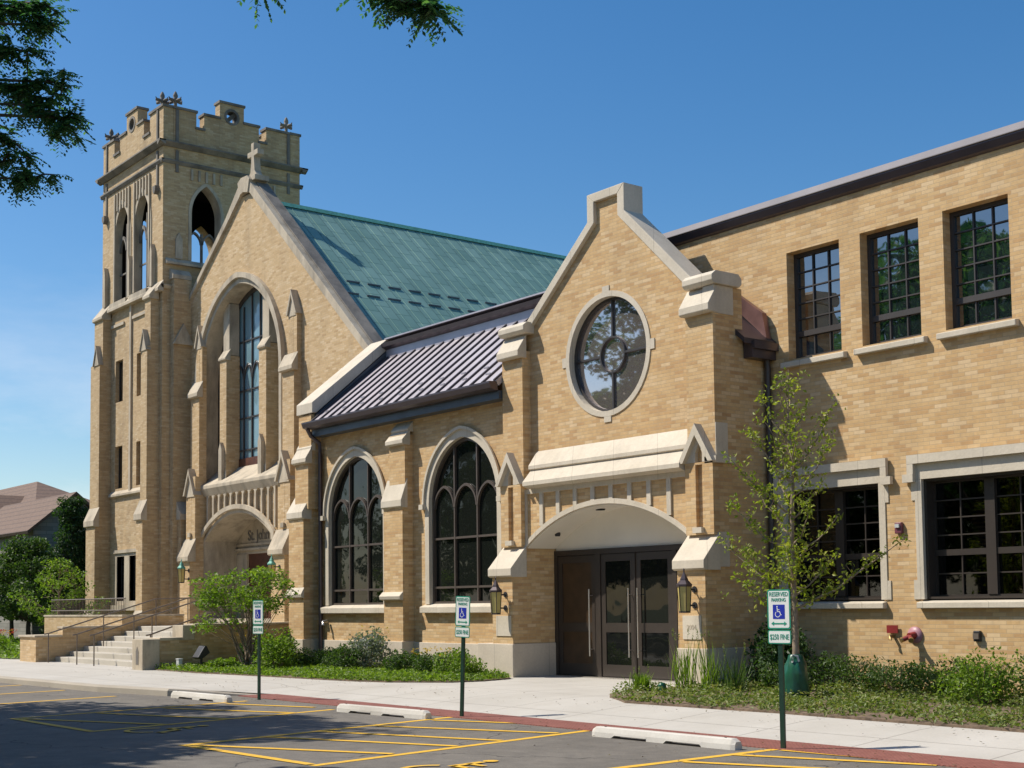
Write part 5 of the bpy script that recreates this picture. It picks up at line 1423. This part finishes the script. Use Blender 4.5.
# left bed
for i, (x, y, rx, ry, rz_, mt_, lab, fl) in enumerate([
    (-23.2, 16.6, .65, .5, .55, 'leaf_bright', 'bright leafy plant nearest the left pier of the arched entrance', None),
    (-24.3, 16.8, .6, .5, .5, 'leaf_mid', 'green plant with yellow flowers under the right gothic window', ('petal_yellow', 26)),
    (-25.4, 16.8, .6, .5, .48, 'leaf_mid', 'low green plant at the foot of the middle buttress, right of the silvery plant', None),
    (-27.2, 17.0, .75, .55, .92, 'leaf_blue', 'silvery grey green bush at the foot of the middle buttress', ('petal_yellow', 3)),
    (-27.3, 16.3, .6, .4, .55, 'leaf_mid', 'green perennial in front of the silvery bush', None),
    (-28.7, 17.0, .7, .5, .5, 'leaf_mid', 'green mound below the left gothic window', None),
    (-30.0, 16.9, .6, .5, .45, 'leaf_mid', 'low green mound below the downspout of the gallery', None),
    (-29.1, 15.6, .85, .6, .95, 'leaf_bright', 'large leaved bright bush right of the small leafy tree', None),
    (-31.4, 16.2, .55, .5, .75, 'leaf_dark', 'dark yellowish bush behind the black floodlight', ('petal_yellow', 14)),
    (-30.3, 14.8, .5, .4, .3, 'leaf_bright', 'small light green plant under the small leafy tree', None)]):
    shrub('garden_plant', (x, y), (rx, ry, rz_), int(1500*rx*2), .085 if rz_ > .6 else .07, M[mt_], lab, 'plant', seed=30+i, flowers=fl, group=None)
# ground cover
def inpoly(x, y, P_):
    r = False; j = len(P_) - 1
    for i in range(len(P_)):
        if (P_[i][1] > y) != (P_[j][1] > y) and x < (P_[j][0]-P_[i][0])*(y-P_[i][1])/(P_[j][1]-P_[i][1])+P_[i][0]: r = not r
        j = i
    return r
def cover(name, P_, x0, x1, y0, y1, n, label, size=.065, mat='leaf_cover', z=.18, thr=.40):
    rnd = random.Random(77); m = MB(); c = 0
    while c < n:
        x = rnd.uniform(x0, x1); y = rnd.uniform(y0, y1)
        if not inpoly(x, y, P_): continue
        d_ = noise.noise(Vector((x*1.3, y*1.3, 3))) *.5 + .5
        if d_ < thr and rnd.random() > .12: c += .3; continue
        leaf(m, Vector((x, y, z + rnd.random()**2*.14*d_*1.5)), size*rnd.uniform(.6, 1.3), rnd, .8); c += 1
    o = m.build(name, M[mat], recalc=False); tag(o, label, 'ground cover', kind='stuff'); return o
cover('ground_cover', BED_R, -17.6, -7.5, 14.1, 19.2, 20000, 'patchy low ground cover in the bed along the right wing', .07, thr=.47)
cover('ground_cover', BED_L, -32.3, -21.7, 13.8, 18, 26000, 'green ground cover in the bed below the gothic windows', .075, 'leaf_bright', thr=.3)
LAWN = [(-41.5,14.0),(-41.5,16.2),(-75,30),(-75,9.5),(-60,9.9),(-50,13.0)]
cover('lawn_grass', LAWN, -75, -41.5, 9.5, 30, 20000, 'green and yellow low planting on the lawn left of the steps', .16, 'leaf_bright', thr=.3)

mb_ = MB(); rnd_ = random.Random(4)
for _ in range(900):
    x = rnd_.uniform(-34, -6); y = rnd_.choice((rnd_.uniform(9.5, 14), rnd_.gauss(11.8, .25), rnd_.gauss(14.0, .3)))
    if y < 6 or y > 14.4: continue
    z = .004 if y < 11.9 else wz(x, y) + .012
    leaf(mb_, Vector((x, y, z + .01)), rnd_.uniform(.015, .045), rnd_, 3)
tag(mb_.build('leaf_litter', M['leaf_litter'], recalc=False), 'scattered dry leaf litter and grit on the pavement edge', 'leaf litter', kind='stuff')

# --- trees at left
shrub('flower_bed', (-52, 15.6), (3.0, .8, .7), 3000, .14, M['leaf_bright'], 'low flower bed with yellow and red blossoms at the left edge', 'flower bed', seed=50, flowers=('petal_yellow', 120))
shrub('red_flowers', (-60, 18.6), (2.0, .8, .6), 900, .14, M['leaf_mid'], 'patch of red flowers on the lawn before the leafy tree at far left', 'flower bed', seed=51, flowers=('petal_red', 140))
tree('maple_tree', (-63.6, 21.3, .17), 'round dark green tree in front of the grey house at far left', 4.9, 2.3, 1.2, 4.6, 46, 240, .18, M['leaf_mid'], M['darkbark'], .11, 21, group=None)
tree('maple_tree', (-67.6, 21.8, .17), 'dark green tree cut by the left picture edge', 4.0, 1.9, 1.2, 3.9, 36, 220, .18, M['leaf_mid'], M['darkbark'], .11, 22)
tree('conifer_tree', (-65.0, 23.8, .17), 'tall dark evergreen between the grey house and the bell tower', 7.0, 1.45, .4, 6.8, 80, 180, .15, M['leaf_dark'], M['darkbark'], .15, 23, cone=.7)
tree('conifer_tree', (-64.5, 25.2, .17), 'dark evergreen just behind the foot of the bell tower', 6.0, 1.9, .5, 5.7, 60, 230, .17, M['leaf_dark'], M['darkbark'], .15, 24, cone=.65)
tree('serviceberry_tree', (-49.1, 17.5, .17), 'small airy light green tree beside the left brick wall of the steps', 3.2, 1.6, .9, 3.1, 30, 70, .12, M['leaf_bright'], M['bark'], .05, 25, cr=.24)
# --- grey house
hs = thing('grey_house', (-74, 24, .1), 'grey masonry house with brown tiled hip roof at the far left', 'house')
MB().box(-98, -74.2, 25.3, 33, .1, 6.0).build('wall', M['greystone'], hs)
MB().prism([(22.95, .1), (27.05, .1), (27.05, 5.75), (25.0, 7.42), (22.95, 5.75)], -78, -68, 'x').build('wall', M['greystone'], hs)
MB().prism([(-90, .1), (-77.9, .1), (-77.9, 5.9), (-80.2, 7.3), (-84, 8.4), (-90, 5.0)], 24.0, 25.29).build('wall', M['greystone'], hs)
r_ = MB(); r_.add([(-100,24.9,6.05),(-73.8,24.9,6.05),(-73.8,33.4,6.05),(-100,33.4,6.05),(-96,29,9.65),(-85.3,29,9.65)], [(0,1,5,4),(1,2,5),(2,3,4,5),(3,0,4),(0,3,2,1)])
r_.build('roof', M['tile'], hs)
r_ = MB(); r_.strip([(22.55, 5.55), (25.0, 7.58), (27.45, 5.55)], [(22.6, 5.42), (25.0, 7.42), (27.4, 5.42)], -79, -67.7, 'x')
r_.build('gable_roof', M['tile'], hs)
r_ = MB(); r_.strip([(-90.5, 4.95), (-84, 8.6), (-77.4, 5.35)], [(-90.5, 4.8), (-84, 8.44), (-77.5, 5.2)], 23.6, 28)
r_.build('gable_roof', M['tile'], hs)
wn = MB().prism([(24.6, 3.7), (25.6, 3.7), (25.6, 5.1), (24.6, 5.1)], -68, -67.95, 'x', holes=[[(24.7, 3.8), (25.5, 3.8), (25.5, 5.0), (24.7, 5.0)]]).build('window', M['frame_dark'], hs)
MB().box(-67.99, -67.97, 24.69, 25.51, 3.79, 5.01).build('glass', M['glass_up'], wn)
wn = MB().prism(rect(-79.6, -78.4, 2.8, 5.0), 23.94, 23.999, holes=[rect(-79.5, -78.5, 2.9, 4.9)]).build('window', M['frame_dark'], hs)
MB().box(-79.51, -78.49, 23.96, 23.98, 2.89, 4.91).build('glass', M['glass'], wn)

# --- street trees: overhead foliage, dappled shade and reflections
def half(c, cs):      # keep the crown out of the open view of the church
    return True
def inview(c, m=.0):
    v = c - Vector((0, 0, 1.65)); dp = v.dot(d)
    if dp < .5: return False
    u = v.dot(rr)/dp; t_ = v.dot(uu)/dp
    return -0.3733 - m < u < .3733 + m and t_ < .3737 + m and t_ > -.2
def keepA(c, cs): return not inview(c, cs*1.15/max(4, (c.xy).length))
def keepS(c, cs): return not inview(c, cs*1.3/max(4, (c.xy).length)) 
streets = [('a', -26.5, -1.5, 13.0, 6.2, 5), ('b', -17.8, -2.2, 12, 5.4, 6)]
tree('honey_locust_tree', (-26.0, -.5, 0), 'tall street tree left of the parking lot, outside the picture', 13.5, 6.3, 5.0, 13.2, 85, 420, .26, M['leaf_locust'], M['darkbark'], .22, 71, keep=keepA, cr=.2)
tree('honey_locust_tree', (-16.9, -.7, 0), 'street tree whose shade falls across the near parking bays', 11.5, 4.7, 4.8, 11.2, 80, 400, .24, M['leaf_locust'], M['darkbark'], .2, 72, keep=keepA, cr=.2)
tree('honey_locust_tree', (-40.5, -4.5, 0), 'tall spreading tree across the lot mirrored in the round window', 16.5, 5.2, 5.0, 16.2, 80, 380, .30, M['leaf_mid'], M['darkbark'], .26, 74, keep=keepA, cr=.22)
base = tree('street_tree', (-38, -9, 0), 'row tree across the parking lot behind the camera', 12.5, 4.6, 2.6, 12.2, 60, 260, .34, M['leaf_mid'], M['darkbark'], .24, 73, group='street trees across the lot', cr=.26)
def copytree(o, loc, rz, sc):
    c = o.copy(); COL.objects.link(c); c.location = loc; c.rotation_euler = (0, 0, rz); c.scale = (sc, sc, sc)
    for ch_ in list(o.children):
        q = ch_.copy(); COL.objects.link(q); q.parent = c
    return c
for i, (x, y, s_) in enumerate(((-48, -11, 1.05), (-58, -9, .95), (-70, -12, 1.1), (-82, -8, 1.0), (-94, -12, 1.1), (-31, -12, .9), (-106, -9, 1.1), (-44, -20, 1.15), (-64, -22, 1.2), (-22, -19, 1.1))):
    copytree(base, (x, y, 0), i*1.3, s_)

# overhead honey locust limbs
def pinnate(mb, tr, q, dr, L, rnd):
    dr = dr.normalized(); side = dr.cross(Vector((0, 0, 1))).normalized()
    n = int(L/.022)
    for i in range(n):
        f = i/n; p = q + dr*L*f + Vector((0, 0, -.10*L*f*f*3))
        for sg in (-1, 1):
            a = (side*sg*.85 + dr*.45 + Vector((0, 0, -.35 + rnd.gauss(0,.15)))).normalized(); b = a.cross(Vector((rnd.gauss(0,.3), rnd.gauss(0,.3), 1))).normalized(); s = .058*(1 - .4*f)*rnd.uniform(.8, 1.2)
            mb.add([p, p + a*s*.5 + b*s*.26, p + a*s, p + a*s*.5 - b*s*.26], [(0,1,2,3)])
def limb_tree(loc, label, limbs, seed, h):
    rnd = random.Random(seed); t = thing('honey_locust_tree', loc, label, 'tree', None); tr = MB(); cr = MB()
    x, y, z = loc; top = Vector((x, y, h))
    tr.tube([loc, (x + .05, y, h*.5), top], [.2, .16, .1], 10)
    for (tip, r, nc, frac, dens) in limbs:
        tip = Vector(tip); b0 = Vector((x, y, min(h*.9, max(3.2, tip.z - 1.2))))
        pts = [b0, b0.lerp(tip, .35) + Vector((0, 0, .5)), b0.lerp(tip, .7) + Vector((0, 0, .45)), tip]
        tr.tube(pts, [.08, .05, .03, .008], 7, False)
        for k in range(nc):
            f = frac + (1.0 - frac)*rnd.random(); i = min(2, int(f*3)); s0 = pts[i].lerp(pts[i+1], f*3 - i)
            e_ = s0 + Vector((rnd.gauss(0,1), rnd.gauss(0,1), rnd.gauss(-.25,.75)))*r*.55
            md = s0.lerp(e_, .5) + Vector((0, 0, .12*r)); tr.tube([s0, md, e_], [.012, .008, .003], 4, False)
            for j in range(dens):
                g = rnd.random(); q = md.lerp(e_, g) if rnd.random() < .6 else s0.lerp(md, g)
                pinnate(cr, tr, q, Vector((rnd.gauss(0,1), rnd.gauss(0,1), rnd.gauss(-.35,.5))), rnd.uniform(.14, .24), rnd)
    tr.build('trunk', M['darkbark'], t); cr.build('crown', M['leaf_locust'], t, recalc=False)
def at(u, v, dist):
    return Vector((0, 0, 1.65)) + (d + rr*(u - 512)/1371.7 - uu*(v - 512.5)/1371.7)*dist
TIPS_A = [(-11.31,3.7,6.63),(-11.13,3.93,6.65),(-11.09,4.0,6.46),(-11.38,3.64,6.3),(-11.2,3.87,6.25),(-11.37,3.68,5.96),(-11.22,3.88,5.96),(-11.05,4.09,5.98),
          (-11.44,3.63,5.67),(-11.35,3.77,5.5),(-11.4,3.72,5.32),(-11.49,3.6,5.38),(-11.18,3.95,5.79),(-11.5,3.5,6.7),(-11.7,3.3,6.1)]
LIMBS_A = [((t_[0] - .08, t_[1] - .10, t_[2] + .08), .22, 6, .965, 8) for t_ in TIPS_A] + [((-11.32,3.83,5.25), .2, 6, .97, 10), ((-11.09,4.07,5.76), .22, 7, .97, 11), ((-12.2,2.4,7.4), .8, 20, .75, 12), ((-12.8,2.0,6.0), .7, 16, .75, 12)]
limb_tree((-15.2, -1.6, 0), 'tree leaning in from the left with feathery leaves at the top left corner', LIMBS_A, 81, 7.2)
limb_tree((-8.2, -2.2, 0), 'tree whose leafy twig tips hang in from the top edge of the picture', [((-6.93,4.56,5.43), .12, 5, .985, 8), ((-6.86,4.65,5.40), .10, 5, .985, 7), ((-6.81,4.72,5.35), .09, 5, .99, 6), ((-7.03,4.43,5.50), .08, 3, .99, 5), ((-7.45,3.89,5.53), .06, 3, .99, 4), ((-7.7,2.6,6.8), .6, 20, .7, 9)], 82, 7.2)
